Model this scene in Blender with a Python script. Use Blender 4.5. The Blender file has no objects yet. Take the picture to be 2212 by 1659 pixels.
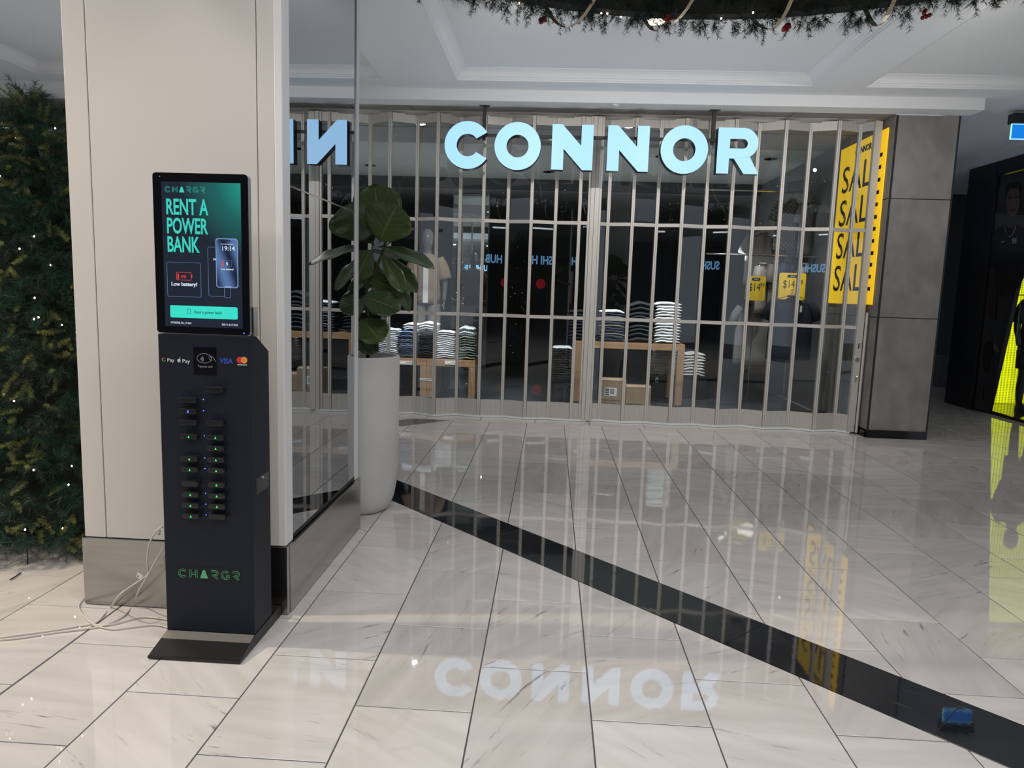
import bpy, math, random
import numpy as np
from mathutils import Vector, Matrix
random.seed(7); rng = np.random.default_rng(11)
SC = bpy.context.scene; COL = SC.collection
PI = math.pi
# ------------------------------------------------------------------ camera
F, PITCH, ROLL, YAW, H = 1554.302, 0.12889343, 0.03177375, -0.05072029, 1.411
cp, sp = math.cos(PITCH), math.sin(PITCH); cr, sr = math.cos(ROLL), math.sin(ROLL); cy, sy = math.cos(YAW), math.sin(YAW)
FW = Vector((sy*cp, cy*cp, -sp)); RT0 = Vector((cy, -sy, 0)); UP0 = RT0.cross(FW)
RT = cr*RT0 + sr*UP0; UP = -sr*RT0 + cr*UP0
cam = bpy.data.objects.new('camera', bpy.data.cameras.new('camera')); COL.objects.link(cam)
M = Matrix((( RT.x, UP.x, -FW.x, 0), (RT.y, UP.y, -FW.y, 0), (RT.z, UP.z, -FW.z, H), (0, 0, 0, 1)))
cam.matrix_world = M
cam.data.sensor_fit = 'HORIZONTAL'; cam.data.sensor_width = 36.0; cam.data.lens = 36.0*F/2212.0
cam.data.clip_start = 0.05; cam.data.clip_end = 200
SC.camera = cam
# ------------------------------------------------------------------ light and exposure
SC.view_settings.view_transform = 'Standard'; SC.view_settings.look = 'None'
SC.view_settings.gamma = 1.0; SC.view_settings.use_curve_mapping = False
SC.view_settings.exposure = -0.12
W = bpy.data.worlds.new('world'); SC.world = W; W.use_nodes = True
W.node_tree.nodes['Background'].inputs[0].default_value = (0.80, 0.88, 1.0, 1)
W.node_tree.nodes['Background'].inputs[1].default_value = 0.62
def area(name, loc, sx, sy_, power, color, target=None, spread=180):
    l = bpy.data.lights.new(name, 'AREA'); l.shape = 'RECTANGLE'; l.size = sx; l.size_y = sy_
    l.energy = power; l.color = color; l.spread = math.radians(spread)
    o = bpy.data.objects.new(name, l); COL.objects.link(o); o.location = loc
    if target: o.rotation_euler = (Vector(target)-Vector(loc)).to_track_quat('-Z', 'Y').to_euler()
    return o
def spot(name, loc, target, power, color, size=70, rad=0.05, blend=0.6):
    l = bpy.data.lights.new(name, 'SPOT'); l.energy = power; l.color = color
    l.spot_size = math.radians(size); l.spot_blend = blend; l.shadow_soft_size = rad
    o = bpy.data.objects.new(name, l); COL.objects.link(o); o.location = loc
    o.rotation_euler = (Vector(target)-Vector(loc)).to_track_quat('-Z', 'Y').to_euler()
    return o
area('atrium_light', (0.5, -0.5, 6.0), 8, 5, 270, (1.0, 0.97, 0.94), (0.5, 1.2, 0))
spot('concourse_light_left', (-4.6, 2.42, 3.5), (-0.9, 2.5, 0.2), 520, (1.0, 0.84, 0.62), 100, 0.06)
spot('concourse_light_rear', (-2.6, -0.5, 4.2), (-1.4, 2.6, 0.6), 100, (1.0, 0.92, 0.82), 80, 0.2)
spot('concourse_light_near', (0.2, 1.6, 4.6), (0.2, 2.2, 0), 90, (1.0, 0.95, 0.92), 100, 0.12)
for X in (-0.3, 1.3, 2.9): spot('shopfront_fill', (X, 4.7, 3.33), (X+0.1, 8.0, 1.35), 105, (1.0, 0.97, 0.93), 100, 0.02, 1.0)  # added spots without fittings, brighten the shopfront
spot('coffer_lamp', (0.702, 5.81, 3.42), (0.702, 5.81, 0), 40, (1.0, 0.93, 0.85), 130, 0.03)
def up_fill(name, X, Y, P, c): spot(name, (X, Y, 1.9), (X, Y, 4), P, c, 172, 0.02, 0.4)  # added unseen fill hanging in mid-air, brightens the ceiling from below
for Y in (5.1, 6.7):
    for X in (-0.5, 1.0, 2.5, 4.2): up_fill('ceiling_fill', X, Y, 5.0 if X > 4 else 9.5, (0.86, 0.92, 1.0))
for Y in (8.6, 9.9): up_fill('ceiling_fill', 4.9, Y, 5, (0.62, 0.76, 1.0))
for X, Y in ((-2.9, 6.0), (-4.2, 6.2), (-4.2, 4.8)): up_fill('ceiling_fill', X, Y, 9, (0.95, 0.97, 1.0))
for Y in (10.2, 11.7):
    for X in (-3.0, -1.0, 0.9, 2.5): up_fill('shop_ceiling_fill', X, Y, 13, (0.93, 1.0, 0.97))  # added mid-air fill for the shop ceiling, no real lamps here
for X in (-1.55, -1.0): spot('display_fill_left', (X, 8.06, 2.75), (X, 9.08, 0.6), 190, (0.88, 0.95, 1.0), 60, 0.03)  # added fill floating behind the door glass, brightens the low table piles
for X in (0.8, 1.45): spot('display_fill_right', (X, 8.06, 2.85), (X, 9.25, 0.8), 190, (0.88, 0.95, 1.0), 60, 0.03)  # same added floating fill for the tall table
spot('display_fill_far', (2.6, 8.35, 3.2), (2.9, 9.5, 1.3), 110, (0.9, 0.95, 1.0), 60, 0.02)  # added fill for the clothes at the right, no fitting
spot('mannequin_fill', (-0.8, 8.3, 3.2), (-1.7, 10.0, 1.5), 120, (1.0, 0.93, 0.85), 45, 0.02)  # added fill to bring the mannequin out of the dark
spot('neighbour_fill', (-4.6, 8.4, 3.1), (-4.6, 8.95, 2.2), 200, (0.9, 0.97, 1.0), 150, 0.03)  # added fill that brightens the pale inner wall, separate from the visible lamp
# ------------------------------------------------------------------ helpers
def ray(x, y): return FW*F + RT*(x-1106) + UP*(829.5-y)
def atY(x, y, Y): d = ray(x, y); t = Y/d.y; return Vector((0, 0, H)) + d*t      # a pixel of the photograph -> point of the plane y=Y
def atX(x, y, X): d = ray(x, y); t = X/d.x; return Vector((0, 0, H)) + d*t
def atZ(x, y, Z=0.0): d = ray(x, y); t = (Z-H)/d.z; return Vector((0, 0, H)) + d*t
def in_frame(P, m=30):
    d = Vector(P)-Vector((0, 0, H)); w = d.dot(FW)
    if w < 0.1: return False
    x = 1106+F*d.dot(RT)/w; y = 829.5-F*d.dot(UP)/w
    return -m < x < 2212+m and -m < y < 1659+m
def tag(o, label=None, cat=None, group=None, kind=None):
    if label: o['label'] = label
    if cat: o['category'] = cat
    if group: o['group'] = group
    if kind: o['kind'] = kind
    return o
def thing(name, loc, label, cat, group=None, kind=None):
    o = bpy.data.objects.new(name, None); COL.objects.link(o); o.location = loc; o.empty_display_size = 0.05
    return tag(o, label, cat, group, kind)
def wloc(o):
    v = Vector((0, 0, 0))
    while o is not None: v += o.location; o = o.parent
    return v
class MB:
    def __init__(s): s.v = []; s.f = []; s.uv = None
    def add(s, vs, fs):
        n = len(s.v); s.v += [tuple(v) for v in vs]; s.f += [tuple(i+n for i in f) for f in fs]; return s
    def box(s, x0, x1, y0, y1, z0, z1):
        return s.add([(x0,y0,z0),(x1,y0,z0),(x1,y1,z0),(x0,y1,z0),(x0,y0,z1),(x1,y0,z1),(x1,y1,z1),(x0,y1,z1)],
                     [(0,3,2,1),(4,5,6,7),(0,1,5,4),(1,2,6,5),(2,3,7,6),(3,0,4,7)])
    def prism(s, poly, fn, a, b):
        """poly: 2-D points; fn(u,v,w)->3-D; extruded from w=a to w=b"""
        n = len(poly)
        vs = [fn(u, v, a) for u, v in poly]+[fn(u, v, b) for u, v in poly]
        fs = [tuple(range(n)), tuple(range(2*n-1, n-1, -1))]+[(i, n+i, n+(i+1) % n, (i+1) % n) for i in range(n)]
        return s.add(vs, fs)
    def strip(s, A, B, closed=False):
        n = len(A); fs = [(i, i+1, n+i+1, n+i) for i in range(n-1)]
        if closed: fs.append((n-1, 0, n, 2*n-1))
        return s.add(list(A)+list(B), fs)
    def tube(s, pts, r, n=8, cap=True):
        pts = [Vector(p) for p in pts]; rs = r if isinstance(r, (list, tuple)) else [r]*len(pts)
        rings = []; prev = None
        for i, p in enumerate(pts):
            t = (pts[min(i+1, len(pts)-1)]-pts[max(i-1, 0)]).normalized()
            if prev is None: prev = t.orthogonal().normalized()
            a = (prev - t*prev.dot(t)); a = a.normalized() if a.length > 1e-6 else t.orthogonal().normalized()
            b = t.cross(a); prev = a
            rings.append([p+(a*math.cos(2*PI*k/n)+b*math.sin(2*PI*k/n))*rs[i] for k in range(n)])
        vs = [v for R_ in rings for v in R_]; fs = []
        for i in range(len(rings)-1):
            for k in range(n): fs.append((i*n+k, i*n+(k+1) % n, (i+1)*n+(k+1) % n, (i+1)*n+k))
        if cap: fs.append(tuple(range(n-1, -1, -1))); fs.append(tuple((len(rings)-1)*n+k for k in range(n)))
        return s.add(vs, fs)
    def lathe(s, prof, c, n=32, axis='z'):
        vs = []; fs = []
        for (r, z) in prof:
            for k in range(n):
                a = 2*PI*k/n; u, v = r*math.cos(a), r*math.sin(a)
                vs.append((c[0]+u, c[1]+v, c[2]+z) if axis == 'z' else (c[0]+u, c[1]+z, c[2]+v) if axis == 'y' else (c[0]+z, c[1]+u, c[2]+v))
        for i in range(len(prof)-1):
            for k in range(n): fs.append((i*n+k, i*n+(k+1) % n, (i+1)*n+(k+1) % n, (i+1)*n+k))
        if prof[0][0] > 1e-6: fs.append(tuple(range(n)))
        if prof[-1][0] > 1e-6: fs.append(tuple((len(prof)-1)*n+k for k in range(n)))
        return s.add(vs, fs)
    def ball(s, c, r, n=8, sq=(1, 1, 1)):
        prof = [(math.sin(PI*i/(n-1)) if 0 < i < n-1 else 0.0001, -math.cos(PI*i/(n-1))) for i in range(n)]
        m = MB().lathe([(a*r, b*r) for a, b in prof], (0, 0, 0), n+2)
        return s.add([(c[0]+v[0]*sq[0], c[1]+v[1]*sq[1], c[2]+v[2]*sq[2]) for v in m.v], m.f)
    def build(s, name, mat, parent=None, smooth=False, bevel=0, loc=None, label=None, fix=True, uv=None):
        me = bpy.data.meshes.new(name)
        off = wloc(parent) if parent is not None else Vector((0, 0, 0))
        L = Vector(loc) if loc is not None else Vector((0, 0, 0))
        me.from_pydata([(v[0]-off.x-L.x, v[1]-off.y-L.y, v[2]-off.z-L.z) for v in s.v], [], s.f)
        for m_ in (mat if isinstance(mat, (list, tuple)) else [mat]): me.materials.append(m_)
        if uv is not None:
            ul = me.uv_layers.new(name='UVMap')
            for lp in me.loops: ul.data[lp.index].uv = uv[lp.vertex_index]
        if fix:
            import bmesh
            bm = bmesh.new(); bm.from_mesh(me); bmesh.ops.recalc_face_normals(bm, faces=bm.faces); bm.to_mesh(me); bm.free()
        if smooth: me.shade_smooth()
        me.update()
        o = bpy.data.objects.new(name, me); COL.objects.link(o); o.location = L
        if parent is not None: o.parent = parent
        if bevel:
            b = o.modifiers.new('bevel', 'BEVEL'); b.width = bevel; b.segments = 2; b.limit_method = 'ANGLE'
        if label: o['label'] = label
        return o
def obj_of(name, me, parent=None, loc=(0, 0, 0), rot=(0, 0, 0)):
    o = bpy.data.objects.new(name, me); COL.objects.link(o); o.location = loc; o.rotation_euler = rot; o.parent = parent; return o
def text(name, s, size, mat, parent, origin, ux, uz, depth=0.0006, bold=0.0, sx=1.0, align='LEFT', spacing=1.0, label=None):
    """lettering as real geometry; ux = reading direction, uz = up direction, origin = baseline point (world)"""
    c = bpy.data.curves.new('t', 'FONT'); c.body = s; c.size = size; c.extrude = depth; c.offset = bold
    c.align_x = align; c.space_character = spacing; c.resolution_u = 3
    to = bpy.data.objects.new('t', c); COL.objects.link(to)
    dg = bpy.context.evaluated_depsgraph_get(); dg.update()
    me = bpy.data.meshes.new_from_object(to.evaluated_get(dg)); bpy.data.objects.remove(to)
    ux = Vector(ux).normalized(); uz = Vector(uz).normalized(); n = ux.cross(uz)
    off = wloc(parent) if parent is not None else Vector((0, 0, 0)); O_ = Vector(origin)-off
    for v in me.vertices:
        p = v.co.copy(); v.co = O_ + ux*(p.x*sx) + uz*p.y + n*p.z
    me.materials.clear(); me.materials.append(mat); me.name = name
    o = bpy.data.objects.new(name, me); COL.objects.link(o); o.parent = parent
    if label: o['label'] = label
    return o
# ------------------------------------------------------------------ materials
def mat(name, col=(0.8, 0.8, 0.8), rough=0.5, metal=0.0, emit=None, es=1.0, ior=1.5, coat=0.0, noise=None, bump=None):
    m = bpy.data.materials.new(name); m.use_nodes = True; nt = m.node_tree; b = nt.nodes['Principled BSDF']
    b.inputs['Base Color'].default_value = (*col, 1); b.inputs['Roughness'].default_value = rough
    b.inputs['Metallic'].default_value = metal; b.inputs['IOR'].default_value = ior; b.inputs['Coat Weight'].default_value = coat
    if emit: b.inputs['Emission Color'].default_value = (*emit, 1); b.inputs['Emission Strength'].default_value = es
    if noise or bump:
        tc = nt.nodes.new('ShaderNodeTexCoord')
    if noise:      # (scale, amount, stretch)
        sc_, am, st = noise
        mp = nt.nodes.new('ShaderNodeMapping'); mp.inputs['Scale'].default_value = st
        nz = nt.nodes.new('ShaderNodeTexNoise'); nz.inputs['Scale'].default_value = sc_; nz.inputs['Detail'].default_value = 6
        nt.links.new(tc.outputs['Object'], mp.inputs[0]); nt.links.new(mp.outputs[0], nz.inputs['Vector'])
        r = nt.nodes.new('ShaderNodeValToRGB'); r.color_ramp.elements[0].position = 0.3; r.color_ramp.elements[1].position = 0.7
        r.color_ramp.elements[0].color = (*[max(0, c*(1-am)) for c in col], 1); r.color_ramp.elements[1].color = (*[min(1, c*(1+am)) for c in col], 1)
        nt.links.new(nz.outputs['Fac'], r.inputs[0]); nt.links.new(r.outputs[0], b.inputs['Base Color'])
    if bump:       # (scale, strength)
        nb = nt.nodes.new('ShaderNodeTexNoise'); nb.inputs['Scale'].default_value = bump[0]; nb.inputs['Detail'].default_value = 4
        bp = nt.nodes.new('ShaderNodeBump'); bp.inputs['Strength'].default_value = bump[1]; bp.inputs['Distance'].default_value = 0.004
        nt.links.new(tc.outputs['Object'], nb.inputs['Vector']); nt.links.new(nb.outputs['Fac'], bp.inputs['Height']); nt.links.new(bp.outputs[0], b.inputs['Normal'])
    return m
def N(nt, t, **kw):
    n = nt.nodes.new(t)
    for k, v in kw.items():
        if k in n.inputs: n.inputs[k].default_value = v
        else: setattr(n, k, v)
    return n
def marble(name, base, vein, vein2, rough, ior, warm=(0.9, 0.85, 0.75)):
    m = bpy.data.materials.new(name); m.use_nodes = True; nt = m.node_tree; b = nt.nodes['Principled BSDF']; L = nt.links.new
    tc = N(nt, 'ShaderNodeTexCoord'); oi = N(nt, 'ShaderNodeObjectInfo')
    # every tile takes its own cut of the stone
    sc_ = N(nt, 'ShaderNodeMath', operation='MULTIPLY'); sc_.inputs[1].default_value = 37.0; L(oi.outputs['Random'], sc_.inputs[0])
    ad = N(nt, 'ShaderNodeVectorMath', operation='ADD'); L(tc.outputs['Object'], ad.inputs[0]); L(sc_.outputs[0], ad.inputs[1])
    ang = N(nt, 'ShaderNodeMath', operation='MULTIPLY_ADD'); ang.inputs[1].default_value = 2.2; ang.inputs[2].default_value = -1.45; L(oi.outputs['Random'], ang.inputs[0])
    rt = N(nt, 'ShaderNodeVectorRotate', rotation_type='Z_AXIS'); L(ad.outputs[0], rt.inputs['Vector']); L(ang.outputs[0], rt.inputs['Angle'])
    mp = N(nt, 'ShaderNodeMapping'); mp.inputs['Scale'].default_value = (3.2, 30, 1); L(rt.outputs[0], mp.inputs[0])
    n1 = N(nt, 'ShaderNodeTexNoise'); n1.inputs['Scale'].default_value = 1.3; n1.inputs['Detail'].default_value = 9; n1.inputs['Roughness'].default_value = 0.66; n1.inputs['Distortion'].default_value = 0.5
    L(mp.outputs[0], n1.inputs['Vector'])
    r1 = N(nt, 'ShaderNodeValToRGB'); r1.color_ramp.elements[0].position = 0.59; r1.color_ramp.elements[1].position = 0.70
    r1.color_ramp.elements[0].color = (0, 0, 0, 1); r1.color_ramp.elements[1].color = (1, 1, 1, 1); L(n1.outputs['Fac'], r1.inputs[0])
    n2 = N(nt, 'ShaderNodeTexNoise'); n2.inputs['Scale'].default_value = 2.4; n2.inputs['Detail'].default_value = 5; L(ad.outputs[0], n2.inputs['Vector'])
    r2 = N(nt, 'ShaderNodeValToRGB'); r2.color_ramp.elements[0].position = 0.47; r2.color_ramp.elements[1].position = 0.62
    r2.color_ramp.elements[0].color = (0, 0, 0, 1); r2.color_ramp.elements[1].color = (1, 1, 1, 1); L(n2.outputs['Fac'], r2.inputs[0])
    mu = N(nt, 'ShaderNodeMath', operation='MULTIPLY'); L(r1.outputs[0], mu.inputs[0]); L(r2.outputs[0], mu.inputs[1])
    mp2 = N(nt, 'ShaderNodeMapping'); mp2.inputs['Scale'].default_value = (1.2, 7, 1); L(rt.outputs[0], mp2.inputs[0])
    n3 = N(nt, 'ShaderNodeTexNoise'); n3.inputs['Scale'].default_value = 2.0; n3.inputs['Detail'].default_value = 7; L(mp2.outputs[0], n3.inputs['Vector'])
    m3 = N(nt, 'ShaderNodeMix', data_type='RGBA'); m3.inputs[6].default_value = (*base, 1); m3.inputs[7].default_value = (*warm, 1); 
    r3 = N(nt, 'ShaderNodeMapRange'); r3.inputs['From Min'].default_value = 0.35; r3.inputs['From Max'].default_value = 0.7; L(n3.outputs['Fac'], r3.inputs['Value']); L(r3.outputs[0], m3.inputs[0])
    m4 = N(nt, 'ShaderNodeMix', data_type='RGBA'); L(m3.outputs[2], m4.inputs[6]); m4.inputs[7].default_value = (*vein, 1); L(mu.outputs[0], m4.inputs[0])
    # tone of the tile
    hs = N(nt, 'ShaderNodeHueSaturation'); L(m4.outputs[2], hs.inputs['Color'])
    mr = N(nt, 'ShaderNodeMapRange'); mr.inputs['To Min'].default_value = 0.90; mr.inputs['To Max'].default_value = 1.07; L(oi.outputs['Random'], mr.inputs['Value']); L(mr.outputs[0], hs.inputs['Value'])
    L(hs.outputs[0], b.inputs['Base Color']); b.inputs['Roughness'].default_value = rough; b.inputs['IOR'].default_value = ior
    # polish ripples
    nb = N(nt, 'ShaderNodeTexNoise'); nb.inputs['Scale'].default_value = 60; nb.inputs['Detail'].default_value = 2; L(tc.outputs['Object'], nb.inputs['Vector'])
    bp = N(nt, 'ShaderNodeBump'); bp.inputs['Strength'].default_value = 0.018; bp.inputs['Distance'].default_value = 0.002; L(nb.outputs['Fac'], bp.inputs['Height']); L(bp.outputs[0], b.inputs['Normal'])
    return m
def clear_glass(name, tint, extra=0.0):
    m = bpy.data.materials.new(name); m.use_nodes = True; nt = m.node_tree; nt.nodes.clear(); L = nt.links.new
    out = N(nt, 'ShaderNodeOutputMaterial'); mx = N(nt, 'ShaderNodeMixShader'); tr = N(nt, 'ShaderNodeBsdfTransparent'); gl = N(nt, 'ShaderNodeBsdfGlossy')
    tr.inputs[0].default_value = (*tint, 1); gl.inputs['Roughness'].default_value = 0.0; gl.inputs[0].default_value = (0.95, 0.98, 1, 1)
    ge = N(nt, 'ShaderNodeNewGeometry'); dt = N(nt, 'ShaderNodeVectorMath', operation='DOT_PRODUCT'); L(ge.outputs['Incoming'], dt.inputs[0]); L(ge.outputs['Normal'], dt.inputs[1])
    ab = N(nt, 'ShaderNodeMath', operation='ABSOLUTE'); L(dt.outputs['Value'], ab.inputs[0])
    om = N(nt, 'ShaderNodeMath', operation='SUBTRACT'); om.inputs[0].default_value = 1.0; L(ab.outputs[0], om.inputs[1])
    pw = N(nt, 'ShaderNodeMath', operation='POWER'); pw.inputs[1].default_value = 5.0; L(om.outputs[0], pw.inputs[0])
    ma = N(nt, 'ShaderNodeMath', operation='MULTIPLY_ADD', use_clamp=True); ma.inputs[1].default_value = 0.95; ma.inputs[2].default_value = 0.045+extra; L(pw.outputs[0], ma.inputs[0])
    L(ma.outputs[0], mx.inputs[0]); L(tr.outputs[0], mx.inputs[1]); L(gl.outputs[0], mx.inputs[2]); L(mx.outputs[0], out.inputs[0])
    return m
m_tile = marble('white_marble', (0.66, 0.625, 0.60), (0.13, 0.12, 0.13), None, 0.018, 1.9, (0.56, 0.53, 0.50))
m_black = marble('black_marble', (0.010, 0.011, 0.014), (0.10, 0.09, 0.08), None, 0.03, 1.7, (0.014, 0.014, 0.018))
m_grout = mat('grout', (0.10, 0.095, 0.11), 0.8)
m_ceil = mat('ceiling_paint', (0.74, 0.74, 0.74), 0.9)
m_sof = mat('soffit_panel', (0.22, 0.21, 0.20), 0.55, noise=(6, 0.12, (1, 1, 1)))
m_cream = mat('cream_cladding', (0.63, 0.59, 0.55), 0.42)
m_white = mat('white_frame', (0.74, 0.74, 0.75), 0.35)
m_steel = mat('brushed_steel', (0.42, 0.41, 0.395), 0.22, 1.0, noise=(3, 0.08, (1, 1, 12)))
m_mirror = mat('smoked_mirror', (0.42, 0.44, 0.46), 0.004, 1.0)
m_clearmirror = mat('shop_mirror', (0.75, 0.80, 0.78), 0.004, 1.0)
m_chrome = mat('chrome', (0.8, 0.8, 0.8), 0.12, 1.0)
m_navy = mat('navy_powder_coat', (0.0085, 0.0115, 0.020), 0.5, ior=1.35)
m_blk = mat('black_gloss', (0.006, 0.006, 0.008), 0.05)
m_blkm = mat('black_matt', (0.012, 0.012, 0.014), 0.5)
m_alu = mat('door_aluminium', (0.60, 0.57, 0.53), 0.5, 0.4)
m_alu2 = mat('door_kick_metal', (0.56, 0.54, 0.50), 0.45, 0.4)
m_door_glass = clear_glass('door_glass', (0.93, 0.945, 0.95), 0.012)
m_conc = mat('grey_stone_panel', (0.205, 0.195, 0.185), 0.62, noise=(5, 0.22, (1, 1, 0.7)))
m_planter = mat('planter_concrete', (0.60, 0.585, 0.56), 0.7, noise=(4, 0.06, (1, 1, 1)), bump=(40, 0.1))
m_soil = mat('soil', (0.02, 0.013, 0.009), 0.95, bump=(60, 0.8))
m_wood = mat('oak', (0.33, 0.19, 0.095), 0.5, noise=(3, 0.18, (9, 9, 1)))
m_wooda = mat('oak_apron', (0.35, 0.20, 0.10), 0.5, noise=(3, 0.18, (1, 9, 12)))
m_sign = mat('sign_face_blue', (0.02, 0.03, 0.05), 0.4, emit=(0.33, 0.62, 0.93), es=1.38)
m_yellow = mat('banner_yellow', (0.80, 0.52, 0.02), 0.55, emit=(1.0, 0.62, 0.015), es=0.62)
m_ink = mat('black_print', (0.01, 0.01, 0.01), 0.6)
m_led = None
m_cable = mat('white_cable', (0.62, 0.58, 0.52), 0.45)
m_paper = mat('paper_white', (0.75, 0.75, 0.73), 0.7)
m_card = mat('cardboard', (0.34, 0.24, 0.155), 0.8, noise=(8, 0.1, (1, 1, 1)))
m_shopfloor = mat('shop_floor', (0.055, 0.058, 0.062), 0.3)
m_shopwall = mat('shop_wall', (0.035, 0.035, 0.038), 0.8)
m_shopceil = mat('shop_ceiling', (0.42, 0.44, 0.43), 0.9)
m_greywall = mat('shop_grey_wall', (0.16, 0.16, 0.165), 0.8)
m_lampon = mat('lamp_lens_lit', (1, 1, 1), 0.4, emit=(1.0, 0.85, 0.62), es=3.0)
m_lampcool = mat('lamp_lens_cool', (1, 1, 1), 0.4, emit=(0.85, 0.93, 1.0), es=5.0)
def E_(name, c, s): return mat(name, (0.02, 0.02, 0.02), 0.3, emit=c, es=s)
m_teal = E_('screen_teal', (0.03, 0.62, 0.50), 1.05)
m_tealb = E_('screen_teal_bright', (0.03, 0.74, 0.60), 1.05)
m_swhite = E_('screen_white', (0.75, 0.88, 1.0), 0.9)
m_sblue = E_('screen_blue', (0.16, 0.28, 0.55), 0.8)
m_sred = E_('screen_red', (0.85, 0.06, 0.05), 0.9)
m_sdark = E_('screen_dark', (0.01, 0.014, 0.025), 1.0)
m_ledblue = E_('led_blue', (0.05, 0.08, 1.0), 6.0)
m_ledgreen = E_('led_green', (0.03, 0.8, 0.12), 1.6)
m_green = mat('decal_green', (0.11, 0.46, 0.21), 0.5)
# ------------------------------------------------------------------ floor
floor = MB().box(-14, 14, -12, 7.99, -0.12, -0.003)
floor.box(3.98, 14, 7.99, 14, -0.12, -0.003); floor.box(-14, -3.2, 7.99, 9, -0.12, -0.003)
floor = floor.build('floor', m_grout); tag(floor, kind='structure')
def clip(poly, a, b, c):
    """keep a*x+b*y<=c"""
    out = []
    for i in range(len(poly)):
        p, q = poly[i], poly[(i+1) % len(poly)]; dp = a*p[0]+b*p[1]-c; dq = a*q[0]+b*q[1]-c
        if dp <= 0: out.append(p)
        if dp*dq < 0: t = dp/(dp-dq); out.append((p[0]+(q[0]-p[0])*t, p[1]+(q[1]-p[1])*t))
    return out
def area2(P): return abs(sum(P[i][0]*P[(i+1) % len(P)][1]-P[(i+1) % len(P)][0]*P[i][1] for i in range(len(P))))/2
def inset(P, d):
    if sum(P[i][0]*P[(i+1) % len(P)][1]-P[(i+1) % len(P)][0]*P[i][1] for i in range(len(P))) < 0: P = P[::-1]
    for i in range(len(P)): 
        p, q = P[i], P[(i+1) % len(P)]
    out = list(P)
    for i in range(len(P)):
        p, q = P[i], P[(i+1) % len(P)]; dx, dy = q[0]-p[0], q[1]-p[1]; l = math.hypot(dx, dy)
        if l < 1e-6: continue
        nx, ny = dy/l, -dx/l
        out = clip(out, nx, ny, nx*p[0]+ny*p[1]-d)
        if len(out) < 3: return []
    return out
def slab(mb, P, g=0.0026, cx=0, cy_=0):
    Q = inset(P, g); R_ = inset(P, g+0.0012)
    if len(Q) < 3 or len(R_) != len(Q): return False
    n = len(Q); vs = [(x-cx, y-cy_, -0.012) for x, y in Q]+[(x-cx, y-cy_, -0.0010) for x, y in Q]+[(x-cx, y-cy_, 0.0) for x, y in R_]
    # match ring starts
    fs = [(i, (i+1) % n, n+(i+1) % n, n+i) for i in range(n)]+[(n+i, n+(i+1) % n, 2*n+(i+1) % n, 2*n+i) for i in range(n)]+[tuple(2*n+i for i in range(n))]
    mb.add(vs, fs); return True
X0, TW, TL = -1.0134, 0.4, 0.6
S1a, S1b, S2a, S2b = 3.60, 4.035, -8.67, -9.11
full = MB(); slab(full, [(0, 0), (TW, 0), (TW, TL), (0, TL)], cx=TW/2, cy_=TL/2)
full_o = full.build('tile', m_tile, floor, fix=False, loc=(0, 0, 0)); full_me = full_o.data; bpy.data.objects.remove(full_o)
rest = MB(); count = 0
for k in range(-14, 26):
    xa, xb = X0+k*TW, X0+(k+1)*TW
    if k == -3: xb -= 0.004
    if k == 9: xb -= 0.003
    rows = []
    y = 5.87
    off = 0.32 if k % 2 == 0 else 0.62
    ys = [5.87]; t = 5.87-off
    while t > -3.2: ys.append(t); t -= TL
    ys2 = [5.87]; t = 5.87+(0.30 if k % 2 == 0 else 0.585)
    ymax = 7.64 if xa < 3.3 or xa > 20 else 12.9
    while t < ymax-0.02: ys2.append(t); t += TL
    ys2.append(ymax)
    segs = [(ys[i+1], ys[i]) for i in range(len(ys)-1)]+[(ys2[i], ys2[i+1]) for i in range(len(ys2)-1)]
    for (ya, yb) in segs:
        P = [(xa, ya), (xb, ya), (xb, yb), (xa, yb)]
        parts = []
        for Q in (clip(P, 1, 1, S1a), clip(P, -1, -1, -S1b)):
            if len(Q) < 3: continue
            for R_ in (clip(Q, -1, 1, -S2a), clip(Q, 1, -1, S2b)):
                if len(R_) >= 3 and area2(R_) > 0.002: parts.append(R_)
        for Q in parts:
            cxx = sum(p[0] for p in Q)/len(Q); cyy = sum(p[1] for p in Q)/len(Q)
            vis = any(in_frame((px, py, 0), 5) for px, py in Q+[(cxx, cyy)])
            hidden = (cxx < -1.15 and cyy > 4.2 and cyy*0.46 < -cxx)  # behind column and tree
            if vis and not hidden and count < 298 and cyy < 8.0:
                count += 1
                if abs(area2(Q)-TW*TL) < 1e-6: o = obj_of('tile', full_me, floor, (cxx, cyy, 0))
                else:
                    mb = MB()
                    if slab(mb, Q, cx=cxx, cy_=cyy):
                        o = mb.build('tile', m_tile, floor, fix=False); o.location = (cxx, cyy, 0)
            else: slab(rest, Q)
# threshold row
for k in range(-8, 9):
    xa = -1.32+0.594*k; mb = MB()
    if slab(mb, [(xa, 7.64), (xa+0.594, 7.64), (xa+0.594, 8.0), (xa, 8.0)], cx=xa+0.3, cy_=7.82) and xa < 3.3 and xa > -2.6:
        o = mb.build('threshold_tile', m_tile, floor, fix=False); o.location = (xa+0.3, 7.82, 0)
o = rest.build('distant_tile', m_tile, floor, fix=False); tag(o, kind='stuff')
slab_far = MB().box(-14, 14, -12, -3.3, -0.01, 0); slab_far.build('rear_floor', m_tile, floor)
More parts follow.
